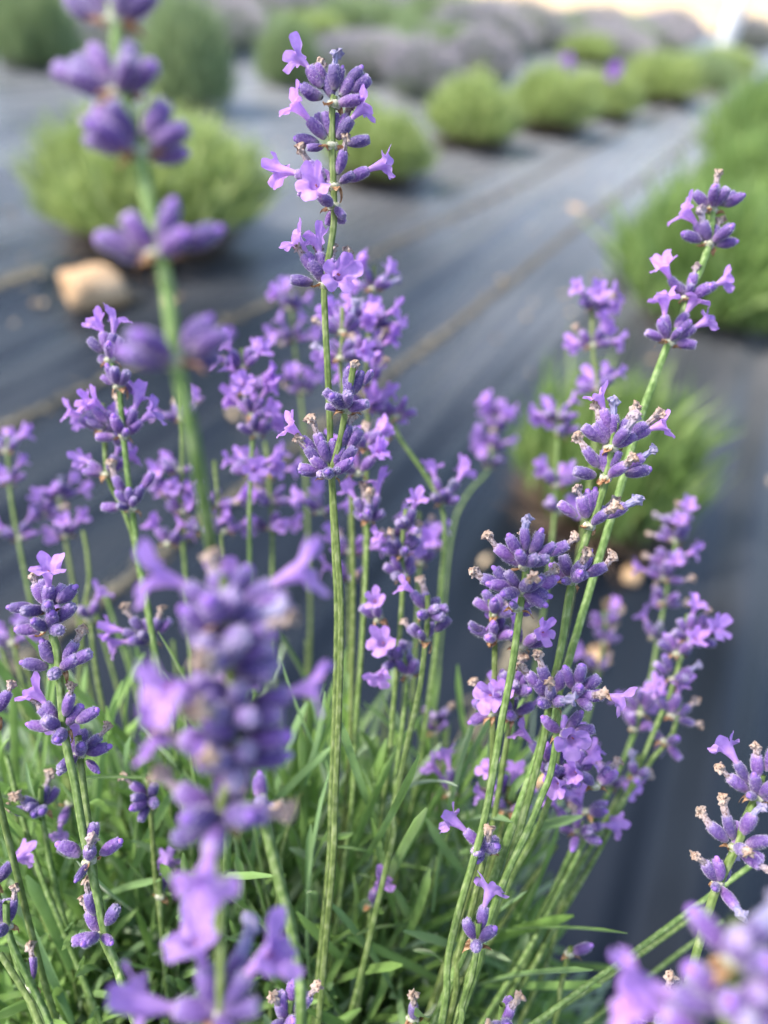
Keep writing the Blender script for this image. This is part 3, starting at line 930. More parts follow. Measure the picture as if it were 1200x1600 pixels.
# ------------------------------------------------------------------ flower spikes
GROUP = 'lavender flower spikes rising from the near bush'
def orient(d, up, roll=0.0):
    """local +Z along d, local +Y (upper lip) towards up"""
    z = d.normalized(); y = (up - z * up.dot(z))
    y = y.normalized() if y.length > 1e-4 else z.orthogonal().normalized()
    x = y.cross(z); M = Matrix((x, y, z)).transposed()
    return (M @ Matrix.Rotation(roll, 3, 'Z')).to_4x4()
nspk = 0
def spike(label, D, stem, whorls, k=.18, w=.00092, hairs=0, size=1.0, seed=None, y0=None, base=None):
    """stem: pixels from tip to base [(x, y[, depth factor])]; whorls: (x, y, flowers): flowers a list of (tipx, tipy, kind[, side])
    or a tuple (count, open, withered, spread degrees)"""
    global nspk
    nspk += 1
    rg = random.Random(1000 + nspk if seed is None else seed)
    y0 = stem[0][1] if y0 is None else y0
    def dep(y): return D * (1 + k * (y - y0) / 1000.0)
    pts = [P(s[0], s[1], dep(s[1]) * (s[2] if len(s) > 2 else 1)) for s in stem]
    root_p = base if base is not None else mound_in(pts[-1])
    dl = (pts[-1] - pts[-2]).normalized(); lg = (pts[-1] - root_p).length
    ext = pts[-1] + (dl * .7 + (root_p - pts[-1]).normalized() * .5) * lg * .3
    path = pts + [ext, (ext + root_p) * .5 + dl * lg * .06, root_p]
    root = empty('flower_spike', root_p)
    tag(root, label, 'flower spike', GROUP)
    T0 = Matrix.Translation(-root_p)
    child('stem', stem_mesh(path, w * .92, w * 1.15, root_p, hairs=hairs, seg=20 if hairs else 12, step=.0025 if hairs else .006, seed=nspk), root)
    def axis_at(p):
        best = min(range(len(pts)), key=lambda i: (pts[i] - p).length)
        a, b = pts[max(0, best - 1)], pts[min(len(pts) - 1, best + 1)]
        return (a - b).normalized()
    for wi, wh in enumerate(whorls):
        x, y, fl = wh[0], wh[1], wh[2]
        f = wh[3] if len(wh) > 3 else 1.0
        d = dep(y) * f; node = P(x, y, d); ax = axis_at(node); s = d / FPX
        wm = Matrix.Translation(node) @ orient(ax, CAM_B, rg.uniform(-.5, .5)) @ Matrix.Scale(size, 4)
        who = bpy.data.objects.new('whorl', NODE[rg.randrange(len(NODE))]); link(who, root)
        who.matrix_basis = T0 @ wm
        inv = wm.inverted()
        def put(name, me, M):
            o = bpy.data.objects.new(name, me); link(o, who); o.matrix_basis = inv @ M
        items = []
        if isinstance(fl, tuple):
            n, no, nw, spread = fl
            if n > 6: n = int(n * .78); no = int(round(no * .7))
            az0 = rg.uniform(-.5, .5)
            X = (CAM_R - ax * CAM_R.dot(ax)).normalized(); Y = ax.cross(X)
            kinds = ['o'] * no + ['w'] * nw + ['b'] * max(0, n - no - nw); rg.shuffle(kinds)
            for i, kd in enumerate(kinds):
                az = az0 + (0 if i % 2 else math.pi) + rg.gauss(0, .75)
                tilt = R(spread) * rg.uniform(.35, 1.15)
                dv = (ax * math.cos(tilt) + (X * math.cos(az) + Y * math.sin(az)) * math.sin(tilt)).normalized()
                items.append((dv, CAL_L * size + .0014, kd, 1.0))
        else:
            for it in fl:
                tx, ty, kd = it[0], it[1], it[2]
                side = it[3] if len(it) > 3 else None
                lat = CAM_R * ((tx - x) * s) - CAM_U * ((ty - y) * s)
                T = (CAL_L + .0012) * size; l = lat.length
                sm = .72 if kd == 's' else 1.0
                if l < T * sm:
                    zz = math.sqrt((T * sm) ** 2 - l * l); sg = side if side is not None else (1 if rg.random() < .62 else -1)
                    if l > T * .8: sg *= .6
                    vec = lat + CAM_B * zz * sg
                else:
                    vec = lat + CAM_B * rg.uniform(-.15, .25) * T
                items.append((vec.normalized(), vec.length, kd, sm))
        for dv, T, kd, sm in items:
            L = CAL_L * size * sm
            tip = node + dv * T; org = tip - dv * L
            up = (ax + Vector((rg.gauss(0, .15), rg.gauss(0, .15), rg.gauss(0, .15)))).normalized()
            base_s = size * sm * rg.uniform(.94, 1.06)
            M = Matrix.Translation(org) @ orient(dv, up, rg.uniform(0, 6.28)) @ Matrix.Diagonal((base_s * rg.uniform(.92, 1.08), base_s * rg.uniform(.92, 1.08), size * sm, 1))
            put('calyx', (CALYX if kd in 'bs' else CALYX_PLAIN)[rg.randrange(8 if kd in 'bs' else 4)], M)
            if kd in 'of':
                cd = (dv + ax * rg.uniform(-.05, .25) + Vector((rg.gauss(0, .1), rg.gauss(0, .1), rg.gauss(0, .1)))).normalized()
                cs = size * rg.uniform(.88, 1.08) * (.88 if isinstance(fl, tuple) else 1)
                M2 = Matrix.Translation(tip) @ orient(cd, up, rg.gauss(0, .3)) @ Matrix.Scale(cs, 4)
                put('corolla', COROLLA[rg.randrange(8)], M2)
            elif kd == 'w':
                cd = (dv + ax * rg.uniform(0, .35) + Vector((rg.gauss(0, .14), rg.gauss(0, .14), rg.gauss(0, .14)))).normalized()
                M2 = Matrix.Translation(tip) @ orient(cd, up, rg.uniform(0, 6.28)) @ Matrix.Scale(size * rg.uniform(.85, 1.15), 4)
                put('withered_corolla', WITHERED[rg.randrange(7)], M2)
    return root
F_, B_ = 1, -1
# tall central spike, in focus
spike('tall sharp spike in the centre with pale flowers out to both sides of its tip', .198,
  [(523, 150), (519, 168), (519, 225), (521, 290), (522, 345), (515, 395), (507, 445), (508, 500), (512, 580), (515, 650), (518, 740), (523, 860), (527, 960), (524, 1100), (518, 1250), (510, 1400)],
  [(523, 163, [(483, 110, 'o', F_), (508, 117, 'w', F_), (523, 108, 'w', B_), (563, 110, 'b'), (577, 122, 'b', F_), (563, 160, 'b', F_), (472, 134, 'b'), (496, 104, 's', B_), (553, 122, 'b', B_), (535, 112, 's', B_)]),
   (519, 228, [(495, 176, 'b', B_), (484, 192, 'o', F_), (463, 214, 'b'), (480, 232, 's'), (541, 180, 'w', F_), (549, 190, 'o', B_), (577, 220, 'b'), (526, 180, 'b', B_), (508, 178, 'b', B_)]),
   (521, 292, [(462, 268, 'o'), (483, 256, 'w', F_), (537, 240, 'w', F_), (575, 264, 'o'), (553, 276, 's', F_), (500, 262, 'b', B_)]),
   (521, 322, [(467, 305, 's'), (504, 322, 'o', F_), (533, 330, 'b', B_), (538, 344, 's', F_), (510, 345, 's', B_)]),
   (507, 445, [(455, 437, 'b'), (474, 402, 'w', F_), (496, 402, 'w', F_), (480, 398, 'o', B_), (500, 396, 'o', B_), (520, 406, 'w', F_), (538, 404, 'w'), (524, 448, 'o', F_), (552, 428, 'b'), (543, 440, 's'), (486, 412, 'b', F_)])],
  k=.14, w=.00098, hairs=2600)
spike('spike with a forked pair of dark bud whorls leaning against the tall central stem', .20,
  [(552, 575), (546, 610), (540, 640), (533, 680), (524, 715), (519, 745), (527, 860), (533, 960), (530, 1100), (524, 1250), (516, 1400)],
  [(541, 640, [(508, 612, 'b'), (522, 625, 'b', F_), (545, 620, 'b', F_), (575, 632, 'b'), (545, 577, 'b', B_), (565, 582, 'b'), (548, 592, 'w', F_), (580, 580, 's'), (510, 636, 's')]),
   (516, 742, [(472, 685, 'o'), (480, 700, 'w'), (496, 678, 'w', F_), (520, 690, 'b', F_), (468, 730, 'b'), (472, 738, 's'), (500, 742, 's', F_), (515, 740, 'b', F_), (548, 720, 'b', F_), (563, 672, 'b'), (545, 665, 'w', B_), (555, 700, 'b'), (503, 690, 'b', B_), (488, 715, 'b', F_), (535, 700, 'w', F_), (530, 735, 's', F_)])],
  k=.14, w=.00095, hairs=2000)
# left middle
spike('left spike topped by a pink flower, its stem doubled by a neighbour', .232,
  [(172, 540), (172, 560), (185, 600), (193, 680), (203, 770), (216, 860), (232, 950), (243, 1020), (262, 1100), (280, 1200), (300, 1330)],
  [(172, 562, [(160, 520, 'o'), (140, 530, 'b'), (178, 522, 'o', B_), (190, 528, 'b'), (148, 556, 'b'), (182, 545, 'b', F_)]),
   (186, 605, [(158, 588, 's'), (172, 575, 'b'), (187, 580, 'b', F_), (207, 585, 'b'), (205, 602, 'b')]),
   (193, 682, [(150, 640, 'o'), (138, 655, 'b'), (165, 645, 'o', F_), (185, 640, 'w', B_), (187, 655, 'b', F_), (218, 658, 'o'), (150, 683, 'b'), (172, 690, 'b'), (205, 675, 's', F_), (210, 640, 'o', B_)]),
   (206, 795, [(158, 792, 'b'), (180, 745, 'w'), (187, 770, 'b', F_), (205, 765, 'b', F_), (222, 762, 'b'), (238, 738, 'b'), (215, 778, 's', F_), (190, 790, 's', F_)])],
  k=.16, hairs=1200)
spike('shaggy left spike with open flowers just behind the pink topped one', .25,
  [(160, 630), (163, 680), (168, 745), (185, 780), (206, 830), (219, 900), (235, 985), (244, 1080), (256, 1180), (270, 1300)],
  [(158, 672, (10, 5, 1, 75)), (166, 742, (10, 5, 1, 80)), (238, 1002, [(208, 965, 'w'), (225, 968, 'b'), (250, 965, 'w'), (266, 968, 'b'), (200, 1002, 'o'), (215, 995, 'b', F_), (228, 985, 'b', F_), (196, 985, 'o')])], k=.1)
# left front, in focus
spike('sharp spike low on the left with one open flower at its top', .198,
  [(75, 930), (80, 985), (88, 1010), (93, 1060), (97, 1110), (103, 1160), (118, 1230), (128, 1290), (140, 1345), (152, 1400), (165, 1460), (182, 1510), (215, 1610)],
  [(75, 952, [(57, 912, 'w'), (82, 915, 'o', F_), (119, 918, 'b'), (70, 905, 'b', B_), (22, 948, 'b'), (52, 950, 'b', F_), (92, 940, 'b', F_), (100, 915, 'b')]),
   (77, 985, [(28, 983, 'b'), (108, 980, 'b'), (118, 944, 'b'), (70, 965, 'b', F_), (93, 955, 'b', F_)]),
   (92, 1047, [(66, 1005, 'b'), (41, 1034, 'b'), (118, 1003, 'w'), (144, 1018, 'b'), (101, 1046, 'b', F_), (125, 1025, 'b', F_)]),
   (97, 1140, [(113, 1083, 'w'), (44, 1134, 'b'), (84, 1115, 'b', F_), (62, 1108, 'w'), (151, 1110, 'b'), (108, 1142, 'b', F_), (68, 1100, 'o', B_), (80, 1150, 'o', B_), (125, 1105, 'b', B_)]),
   (140, 1345, [(94, 1320, 'b'), (146, 1288, 'b', B_), (150, 1312, 'w', F_), (187, 1315, 'b'), (130, 1362, 's', F_)]),
   (157, 1460, [(116, 1468, 'b'), (134, 1430, 'w'), (186, 1412, 'b'), (181, 1462, 's'), (148, 1450, 'b', F_), (138, 1395, 'w', B_)])],
  k=.02, hairs=3200, w=.00105)
spike('short spike twined behind the sharp left one, bud tips blue', .207,
  [(122, 1150), (126, 1190), (132, 1240), (140, 1300), (146, 1350), (150, 1410), (162, 1470), (190, 1530), (220, 1620)],
  [(125, 1178, [(157, 1150, 'w'), (167, 1168, 'b'), (140, 1155, 'b', F_), (92, 1208, 's'), (98, 1168, 'b'), (155, 1203, 's'), (108, 1190, 'b', F_), (118, 1150, 'b', B_)])],
  k=.02, hairs=1500, w=.00095)
# blurred near spikes
spike('large blurred spike rising through the upper left of the photo', .120,
  [(172, -60), (180, 30), (190, 130), (215, 235), (240, 350), (260, 440), (275, 560), (300, 680, 1.03), (322, 800, 1.12), (340, 930, 1.3), (350, 1060, 1.5), (355, 1220, 1.75), (352, 1400, 2.0)],
  [(178, 38, [(105, -5, 'b'), (135, -30, 'b', F_), (215, -20, 'b', F_), (245, -5, 'b'), (180, -40, 'b', B_)]),
   (183, 150, [(85, 105, 'b'), (115, 125, 'b', F_), (145, 75, 'b', F_), (205, 70, 'b', F_), (245, 112, 'b'), (225, 125, 'b', F_), (170, 90, 'b', B_), (115, 92, 'b', B_)]),
   (216, 240, [(135, 215, 'b'), (148, 168, 'b', F_), (190, 185, 'b', F_), (258, 160, 'b'), (290, 195, 'b', F_), (270, 215, 'b', B_), (165, 225, 'b', F_)]),
   (244, 400, [(155, 372, 'b'), (205, 345, 'b', F_), (275, 328, 'b', F_), (342, 368, 'b'), (180, 388, 'b', B_), (300, 385, 'b', F_), (225, 370, 'b', B_)]),
   (274, 565, [(200, 525, 'b'), (210, 560, 'b', F_), (240, 540, 'b', F_), (320, 500, 'b', F_), (352, 520, 'b'), (330, 550, 'b', B_), (190, 550, 'b', B_)])],
  k=-.01, w=.00125, size=1.08)
spike('biggest blurred spike in front at lower left, pink flowers either side', .130,
  [(350, 900), (352, 960), (358, 1040), (365, 1120), (362, 1200), (345, 1260), (342, 1340), (342, 1450), (345, 1600)],
  [(352, 965, [(292, 915, 'o', .3), (330, 900, 'w', B_), (385, 890, 'b', B_), (425, 915, 'o', .3), (300, 955, 'b'), (452, 935, 'b'), (375, 920, 'b', F_), (420, 955, 'w', F_), (345, 930, 'b', F_)]),
   (360, 1030, [(300, 1000, 'b'), (330, 990, 'b', F_), (380, 990, 'b', F_), (425, 1000, 'b'), (430, 1050, 'b', F_), (350, 1010, 'w', F_)]),
   (366, 1120, [(288, 1078, 'b'), (330, 1070, 'b', F_), (385, 1060, 'b', F_), (450, 1085, 'o', .3), (405, 1100, 'b', F_), (350, 1090, 'w', F_), (442, 1112, 'b'), (310, 1060, 'b', B_)]),
   (364, 1195, [(292, 1160, 'o', .2), (330, 1150, 'b', F_), (440, 1188, 'b'), (400, 1150, 'b', F_), (355, 1160, 'w', F_), (385, 1195, 'b', F_), (325, 1180, 's', F_)]),
   (347, 1275, [(278, 1232, 'w', .2), (310, 1250, 'b', F_), (270, 1318, 'b'), (348, 1294, 'o', F_), (400, 1250, 'b', F_), (420, 1270, 'w', .2), (370, 1230, 'b', B_), (340, 1215, 'o', B_)]),
   (356, 1000, (6, 1, 1, 75)), (364, 1078, (6, 1, 0, 78)), (366, 1160, (6, 1, 1, 78)),
   (342, 1582, [(318, 1512, 'o', -.1), (388, 1520, 'o', .1), (276, 1570, 'o', .3), (405, 1565, 'b', .2), (372, 1602, 'o', .8), (330, 1592, 'b', B_), (366, 1525, 'w', B_)])],
  k=.03, w=.0009, size=1.27)
spike('blurred purple spike filling the bottom right corner', .116,
  [(1150, 1440), (1145, 1500), (1140, 1560), (1135, 1640), (1120, 1800)],
  [(1150, 1500, [(1095, 1440, 'b'), (1130, 1430, 'b', F_), (1180, 1425, 'w', F_), (1215, 1450, 'b'), (1160, 1455, 'b', F_), (1200, 1490, 'b')]),
   (1142, 1575, [(1072, 1505, 'b'), (1110, 1520, 'b', F_), (1160, 1510, 'b', F_), (1210, 1530, 'b', F_), (1065, 1575, 'o'), (1130, 1540, 'w', F_), (1185, 1560, 'b', F_)]),
   (1135, 1650, [(1060, 1620, 'b'), (1100, 1590, 'b', F_), (1150, 1590, 'w', F_), (1210, 1600, 'b'), (1040, 1590, 'o')])], k=0, w=.0012, size=1.25, base=Vector((.03, .06, .08)))
spike('small tight bud cluster at the bottom edge beside the blurred front spike', .19,
  [(455, 1560), (450, 1600), (447, 1660), (445, 1760)],
  [(450, 1598, [(458, 1535, 'b', B_), (472, 1545, 'b'), (484, 1555, 'w'), (437, 1560, 'w'), (463, 1572, 'b', F_), (432, 1582, 'b', F_), (452, 1585, 'b', F_), (475, 1592, 'b', F_), (440, 1545, 'b', B_)])], hairs=300)
spike('dull green leaning stem beside the blurred front spike, blue tipped buds on top', .165,
  [(404, 1245), (412, 1275), (425, 1330), (440, 1390), (455, 1450), (466, 1520), (470, 1620)],
  [(408, 1262, [(432, 1250, 'w'), (400, 1225, 'b'), (385, 1255, 'b'), (415, 1235, 'b', F_)])], k=.1, hairs=1600, w=.00125)
# right, in focus
spike('tallest sharp spike right of centre, crowded with tan withered tips', .200,
  [(962, 660), (957, 690), (947, 745), (935, 790), (922, 822), (907, 870), (893, 910), (886, 950), (877, 1010), (862, 1080), (850, 1150), (830, 1230), (808, 1310), (780, 1400), (750, 1480), (720, 1560), (700, 1640)],
  [(955, 700, [(937, 655, 'w'), (957, 648, 'w'), (981, 657, 'w'), (1008, 664, 'w'), (911, 667, 'b'), (1012, 672, 'o', B_), (972, 672, 'w', F_), (942, 640, 'o', B_), (925, 665, 'b', B_), (990, 680, 'b', F_)]),
   (946, 747, [(915, 700, 'w'), (946, 703, 'w', F_), (968, 728, 'w', F_), (1002, 714, 'w'), (896, 736, 'b'), (1010, 734, 'b'), (965, 705, 'b', B_), (930, 710, 's', B_)]),
   (921, 822, [(906, 776, 'w', F_), (929, 768, 'b'), (874, 786, 'b'), (975, 790, 'w'), (950, 795, 'w', B_), (938, 800, 'w', F_), (918, 770, 'b', B_)]),
   (893, 908, [(880, 868, 'b', B_), (902, 878, 'w', F_), (922, 864, 'b'), (946, 884, 'w'), (868, 886, 'b'), (896, 892, 'b', F_), (875, 905, 's', F_), (912, 895, 's', F_)])],
  k=.12, hairs=3600, w=.00105)
spike('sharp rounded dense head left of the tallest right spike, tan flower at centre', .197,
  [(822, 870), (820, 905), (812, 955), (805, 1010), (797, 1060), (785, 1120), (772, 1200), (757, 1280), (738, 1350), (715, 1430), (700, 1500), (685, 1620)],
  [(820, 885, [(819, 825, 'w'), (795, 838, 'b'), (843, 832, 'b'), (866, 850, 'b'), (886, 850, 'w'), (776, 855, 'w'), (830, 868, 'b', F_), (805, 862, 'b', F_), (850, 870, 'b', F_), (788, 868, 'b'), (822, 850, 'w', B_)]),
   (815, 925, [(752, 903, 'w'), (765, 912, 'b'), (790, 893, 'b', F_), (852, 902, 'w'), (835, 903, 'b', F_), (868, 905, 'b'), (846, 942, 'b', F_), (818, 905, 'w', F_), (782, 925, 'b', F_), (853, 930, 'b'), (775, 890, 'b', B_)]),
   (808, 950, [(838, 938, 's', F_), (830, 960, 's'), (795, 940, 's', F_)])],
  k=.12, hairs=2600, w=.001)
spike('slim spike of pointed buds just left of the dense round head', .222,
  [(765, 935), (772, 985), (773, 1040), (770, 1110), (768, 1200), (755, 1290), (730, 1400)],
  [(775, 960, [(742, 938, 'b'), (758, 925, 'b'), (785, 935, 'b'), (795, 950, 'b'), (768, 935, 'b', F_)]), (772, 998, [(738, 982, 'b'), (733, 972, 's'), (767, 970, 'b', F_), (795, 985, 'b'), (758, 990, 'b', F_), (785, 965, 'w')]), (770, 1115, [(752, 1078, 'w'), (740, 1095, 'b'), (738, 1130, 'b'), (782, 1080, 'b'), (795, 1095, 'b')])], hairs=600)
spike('cluster of grey tipped buds with an open star flower, right of two crossing stems', .205,
  [(875, 1075), (872, 1110), (868, 1160), (860, 1210), (848, 1240), (828, 1290), (790, 1370), (760, 1450), (730, 1560)],
  [(862, 1098, [(822, 1050, 'w'), (835, 1062, 'b'), (853, 1070, 'w', F_), (880, 1050, 'b'), (845, 1040, 'w'), (870, 1085, 'w', F_), (838, 1090, 'b', F_)]),
   (898, 1088, [(882, 1043, 'b'), (907, 1038, 'b'), (897, 1065, 'b', F_), (936, 1058, 'b'), (918, 1078, 'w', F_), (942, 1085, 'o'), (910, 1095, 'b', F_)]),
   (880, 1148, [(908, 1115, 'b'), (928, 1138, 'b'), (878, 1136, 'o', F_), (905, 1165, 'b'), (848, 1120, 'b')])],
  k=.1, hairs=1200)
spike('bud pair and violet petals between the crossing right stems', .225,
  [(805, 1040), (800, 1085), (795, 1140), (785, 1200), (770, 1290), (745, 1400)],
  [(803, 1082, [(785, 1050, 'b'), (812, 1040, 'w'), (820, 1070, 'b'), (830, 1085, 'b'), (775, 1080, 'o'), (798, 1060, 'b', F_), (825, 1050, 'b')]), (800, 1120, (7, 4, 1, 80)), (815, 1010, (4, 3, 0, 60))])
spike('violet flowering head low on the right with large open flowers', .225,
  [(872, 1170), (866, 1215), (858, 1250), (838, 1300), (805, 1360), (765, 1450), (730, 1560)],
  [(868, 1215, [(855, 1165, 'b'), (842, 1192, 'b'), (830, 1160, 'o'), (882, 1165, 'o', B_), (905, 1195, 'o'), (875, 1222, 's', F_), (895, 1215, 'b', F_), (860, 1190, 'b', F_)]), (903, 1212, (6, 3, 1, 80)), (930, 1228, (4, 1, 1, 70))], hairs=500)
spike('lowest flowering head on the right with a thick drooping cluster', .255,
  [(910, 1265), (905, 1300), (890, 1335), (850, 1420), (810, 1490), (770, 1580)],
  [(905, 1302, [(870, 1262, 'o'), (882, 1303, 'b'), (905, 1258, 'o'), (940, 1290, 'o'), (898, 1268, 'w'), (888, 1315, 'b'), (915, 1285, 'b', F_), (930, 1305, 'b')]), (915, 1268, (4, 2, 0, 70))])
# right, behind
spike('soft purple spike right of the dense heads, six whorls high', .325,
  [(1062, 800), (1058, 840), (1050, 880), (1040, 930), (1028, 1000), (1012, 1080), (985, 1160), (950, 1240), (900, 1330), (850, 1430), (810, 1520)],
  [(1060, 822, (7, 1, 2, 70)), (1054, 845, (7, 2, 1, 75)), (1045, 880, (9, 3, 1, 80)), (1038, 905, (9, 3, 1, 80)), (1035, 942, (8, 2, 2, 80)), (1020, 998, (6, 2, 1, 80))], k=-.15)
spike('soft right spike whose top flower stands upright beside a grey bud', .270,
  [(1075, 960), (1068, 1010), (1055, 1060), (1040, 1100), (1015, 1160), (985, 1230), (935, 1330), (865, 1450), (810, 1550)],
  [(1075, 1000, [(1080, 960, 'o'), (1100, 962, 'w'), (1115, 968, 'b'), (1118, 1006, 'b'), (1062, 968, 'b'), (1085, 1000, 'b', F_), (1050, 985, 'b'), (1095, 985, 'o', F_)]), (1058, 1022, (6, 2, 0, 75)),
   (1052, 1062, [(1022, 1035, 'b'), (1040, 1025, 'b'), (1078, 1045, 'w'), (1080, 1055, 'b'), (1060, 1052, 'b', F_)])], k=-.05)
spike('soft right spike with three tan tipped buds pointing right', .268,
  [(1062, 1095), (1052, 1145), (1020, 1185), (1000, 1215), (960, 1270), (900, 1360), (830, 1480), (790, 1570)],
  [(1050, 1120, [(1058, 1085, 'o'), (1078, 1105, 'w'), (1082, 1130, 'w'), (1028, 1088, 'o'), (1045, 1090, 'b')]), (1040, 1160, [(1030, 1150, 'b'), (1048, 1145, 'b'), (1060, 1165, 'w'), (1035, 1185, 'b'), (1055, 1180, 'b')]), (995, 1215, [(985, 1188, 'w'), (1003, 1195, 'b'), (1018, 1218, 'w'), (985, 1210, 'b')])], k=-.05)
spike('soft spike of two small violet tiers left of the tan tipped right one', .285,
  [(1005, 1075), (1000, 1110), (990, 1150), (960, 1220), (910, 1320), (850, 1430), (800, 1540)],
  [(1000, 1115, [(982, 1088, 'b'), (998, 1075, 'b'), (1020, 1090, 'o'), (1010, 1080, 'w'), (975, 1110, 'b'), (1015, 1110, 'o')]), (990, 1140, (4, 1, 0, 70)), (950, 1225, (6, 4, 1, 70))], k=-.05)
spike('upper right spike, nearly sharp, white withered tip on top and wide gaps between whorls', .232,
  [(1120, 300), (1113, 328), (1108, 380), (1095, 420), (1075, 468), (1060, 510), (1045, 535), (1020, 600), (998, 660), (970, 760), (940, 860), (910, 960), (880, 1060), (840, 1180), (790, 1320), (740, 1450)],
  [(1112, 328, [(1118, 290, 'w'), (1086, 300, 'b'), (1105, 303, 'b', F_), (1125, 305, 'b', F_), (1148, 302, 'b'), (1157, 308, 'b', B_)]),
   (1108, 382, [(1088, 350, 'o', B_), (1066, 368, 'b'), (1095, 350, 'w', F_), (1124, 352, 'w', B_), (1145, 352, 'b'), (1148, 378, 'b'), (1130, 365, 'b', F_)]),
   (1074, 468, [(1048, 434, 'o'), (1085, 428, 'w', B_), (1118, 445, 'o'), (1072, 450, 's', F_), (1062, 440, 'b', B_), (1098, 455, 'b', F_)]),
   (1045, 535, [(1036, 495, 'o'), (1008, 520, 'b'), (1028, 505, 'b', F_), (1072, 490, 'o', B_), (1085, 512, 'o'), (1075, 505, 'b', F_), (1085, 540, 'b'), (1055, 520, 's', F_)])],
  k=-.05, hairs=1200, w=.0011)
spike('blurred right spike left of the large grassy bush', .315,
  [(925, 450), (925, 500), (927, 560), (935, 610), (930, 680), (915, 800), (895, 920), (870, 1050), (830, 1200)],
  [(925, 482, (11, 7, 1, 75)), (925, 540, (11, 7, 1, 80)), (935, 610, (9, 6, 0, 75))], k=-.1)
spike('blurred lilac spike low behind the tan headed spike', .33,
  [(875, 630), (872, 665), (868, 770), (862, 850), (850, 950), (830, 1080), (800, 1200)],
  [(872, 655, (11, 6, 0, 80)), (878, 680, (7, 3, 0, 80)), (868, 760, (9, 6, 0, 70)), (872, 800, (7, 3, 0, 70))], k=-.1)
spike('sharp grey tipped spike at the right edge with a pale flower at upper left', .194,
  [(1190, 1210), (1182, 1245), (1168, 1275), (1150, 1325), (1125, 1375), (1105, 1430), (1088, 1490), (1070, 1560), (1050, 1680)],
  [(1182, 1245, [(1152, 1192, 'o'), (1180, 1178, 'w'), (1140, 1215, 'w'), (1205, 1168, 'w'), (1172, 1208, 'b', F_), (1198, 1215, 'b', F_), (1210, 1230, 'b'), (1160, 1235, 's')]),
   (1148, 1325, [(1110, 1290, 'w'), (1136, 1275, 'w'), (1143, 1310, 'w', F_), (1172, 1268, 'w'), (1196, 1308, 'b'), (1170, 1335, 'w', F_), (1160, 1290, 'b', B_), (1190, 1340, 'b')]),
   (1122, 1380, [(1098, 1345, 'w'), (1116, 1340, 'b'), (1150, 1372, 'w'), (1132, 1398, 'w', F_), (1105, 1375, 's')])],
  k=.05, hairs=1800, w=.0011)
spike('sharp bud cluster half hidden behind the blurred bottom right spike', .192,
  [(1025, 1545), (1028, 1590), (1025, 1640), (1010, 1720)],
  [(1028, 1592, [(998, 1548, 'w'), (1012, 1540, 'b'), (1040, 1540, 'w'), (1055, 1555, 'b'), (990, 1575, 'b'), (1020, 1572, 'b', F_), (1045, 1580, 'w', F_)]), (1015, 1640, (7, 2, 2, 80))], hairs=300)
# middle, behind the central spike
spike('tallest soft spike just right of the central stem, bushy with open flowers', .285,
  [(585, 415), (580, 470), (575, 530), (572, 600), (575, 660), (572, 760), (570, 900), (562, 1050), (548, 1200), (540, 1350)],
  [(583, 452, (10, 7, 1, 65)), (577, 505, (13, 8, 1, 80)), (572, 555, (12, 6, 2, 80)), (577, 600, (10, 5, 1, 75)), (572, 640, (8, 3, 1, 75))], k=.0)
spike('soft spike touching the central stem on its right, below the star flower', .262,
  [(535, 480), (535, 530), (532, 570), (540, 640), (548, 760), (552, 900), (550, 1050), (540, 1250)],
  [(535, 520, (11, 6, 2, 80)), (533, 560, (9, 4, 1, 80))], k=.05)
spike('curved soft stem ending in a drooping lilac pair right of the central spike', .285,
  [(612, 620), (612, 655), (628, 690), (660, 735), (688, 785), (695, 830), (690, 900), (682, 1000), (665, 1130), (640, 1280)],
  [(620, 652, (9, 4, 0, 85)), (600, 690, (5, 3, 0, 80)), (692, 785, [(680, 748, 'o'), (715, 752, 'o'), (700, 765, 'w'), (690, 770, 'b', F_), (712, 780, 'b'), (675, 775, 'b')])], k=.0)
spike('small blurred violet column alone on the dark fabric right of centre', .40,
  [(775, 635), (770, 680), (763, 735), (740, 760), (715, 800), (702, 860), (692, 960), (680, 1080), (650, 1250)],
  [(774, 652, (12, 7, 0, 55)), (771, 672, (12, 7, 0, 60)), (767, 700, (11, 5, 0, 65)), (764, 728, (10, 4, 0, 70))], k=-.1, w=.0007)
spike('faint blurred spike left of the central stem', .37,
  [(455, 460), (458, 520), (468, 600), (475, 680), (480, 800), (485, 950), (480, 1150), (470, 1300)],
  [(452, 482, (8, 6, 0, 60)), (458, 530, (10, 7, 1, 80)), (475, 612, (11, 7, 1, 80))], k=0)
spike('dense soft violet spike between the two left stems and the centre', .275,
  [(378, 545), (383, 600), (395, 660), (392, 740), (390, 820), (392, 950), (400, 1100), (410, 1250)],
  [(380, 575, (10, 7, 1, 65)), (385, 610, (11, 7, 1, 75)), (395, 650, (11, 6, 1, 75)), (400, 680, (9, 4, 1, 75)), (392, 740, (11, 7, 0, 85))], k=.05)
spike('blurred violet mass behind the dense left soft spike', .32,
  [(415, 690), (420, 750), (425, 820), (425, 950), (420, 1100), (425, 1250)],
  [(418, 740, (10, 6, 0, 80)), (425, 785, (10, 5, 1, 80)), (422, 825, (8, 4, 1, 80))], k=.0)
spike('blurred dull spike behind the near upper left stem', .31,
  [(285, 600), (285, 660), (285, 740), (282, 800), (290, 900), (300, 1050), (310, 1250)],
  [(285, 655, (8, 3, 2, 80)), (278, 735, (8, 4, 1, 80)), (265, 765, (8, 4, 1, 80)), (285, 800, (6, 2, 1, 80)), (262, 850, (5, 3, 0, 80))], k=.0)
spike('blurred spike right beside the near upper left stem', .31,
  [(335, 720), (340, 780), (345, 840), (350, 950), (355, 1100), (360, 1250)],
  [(335, 790, (9, 5, 1, 80)), (350, 830, (8, 4, 1, 80)), (320, 830, (6, 4, 0, 80))], k=.0)
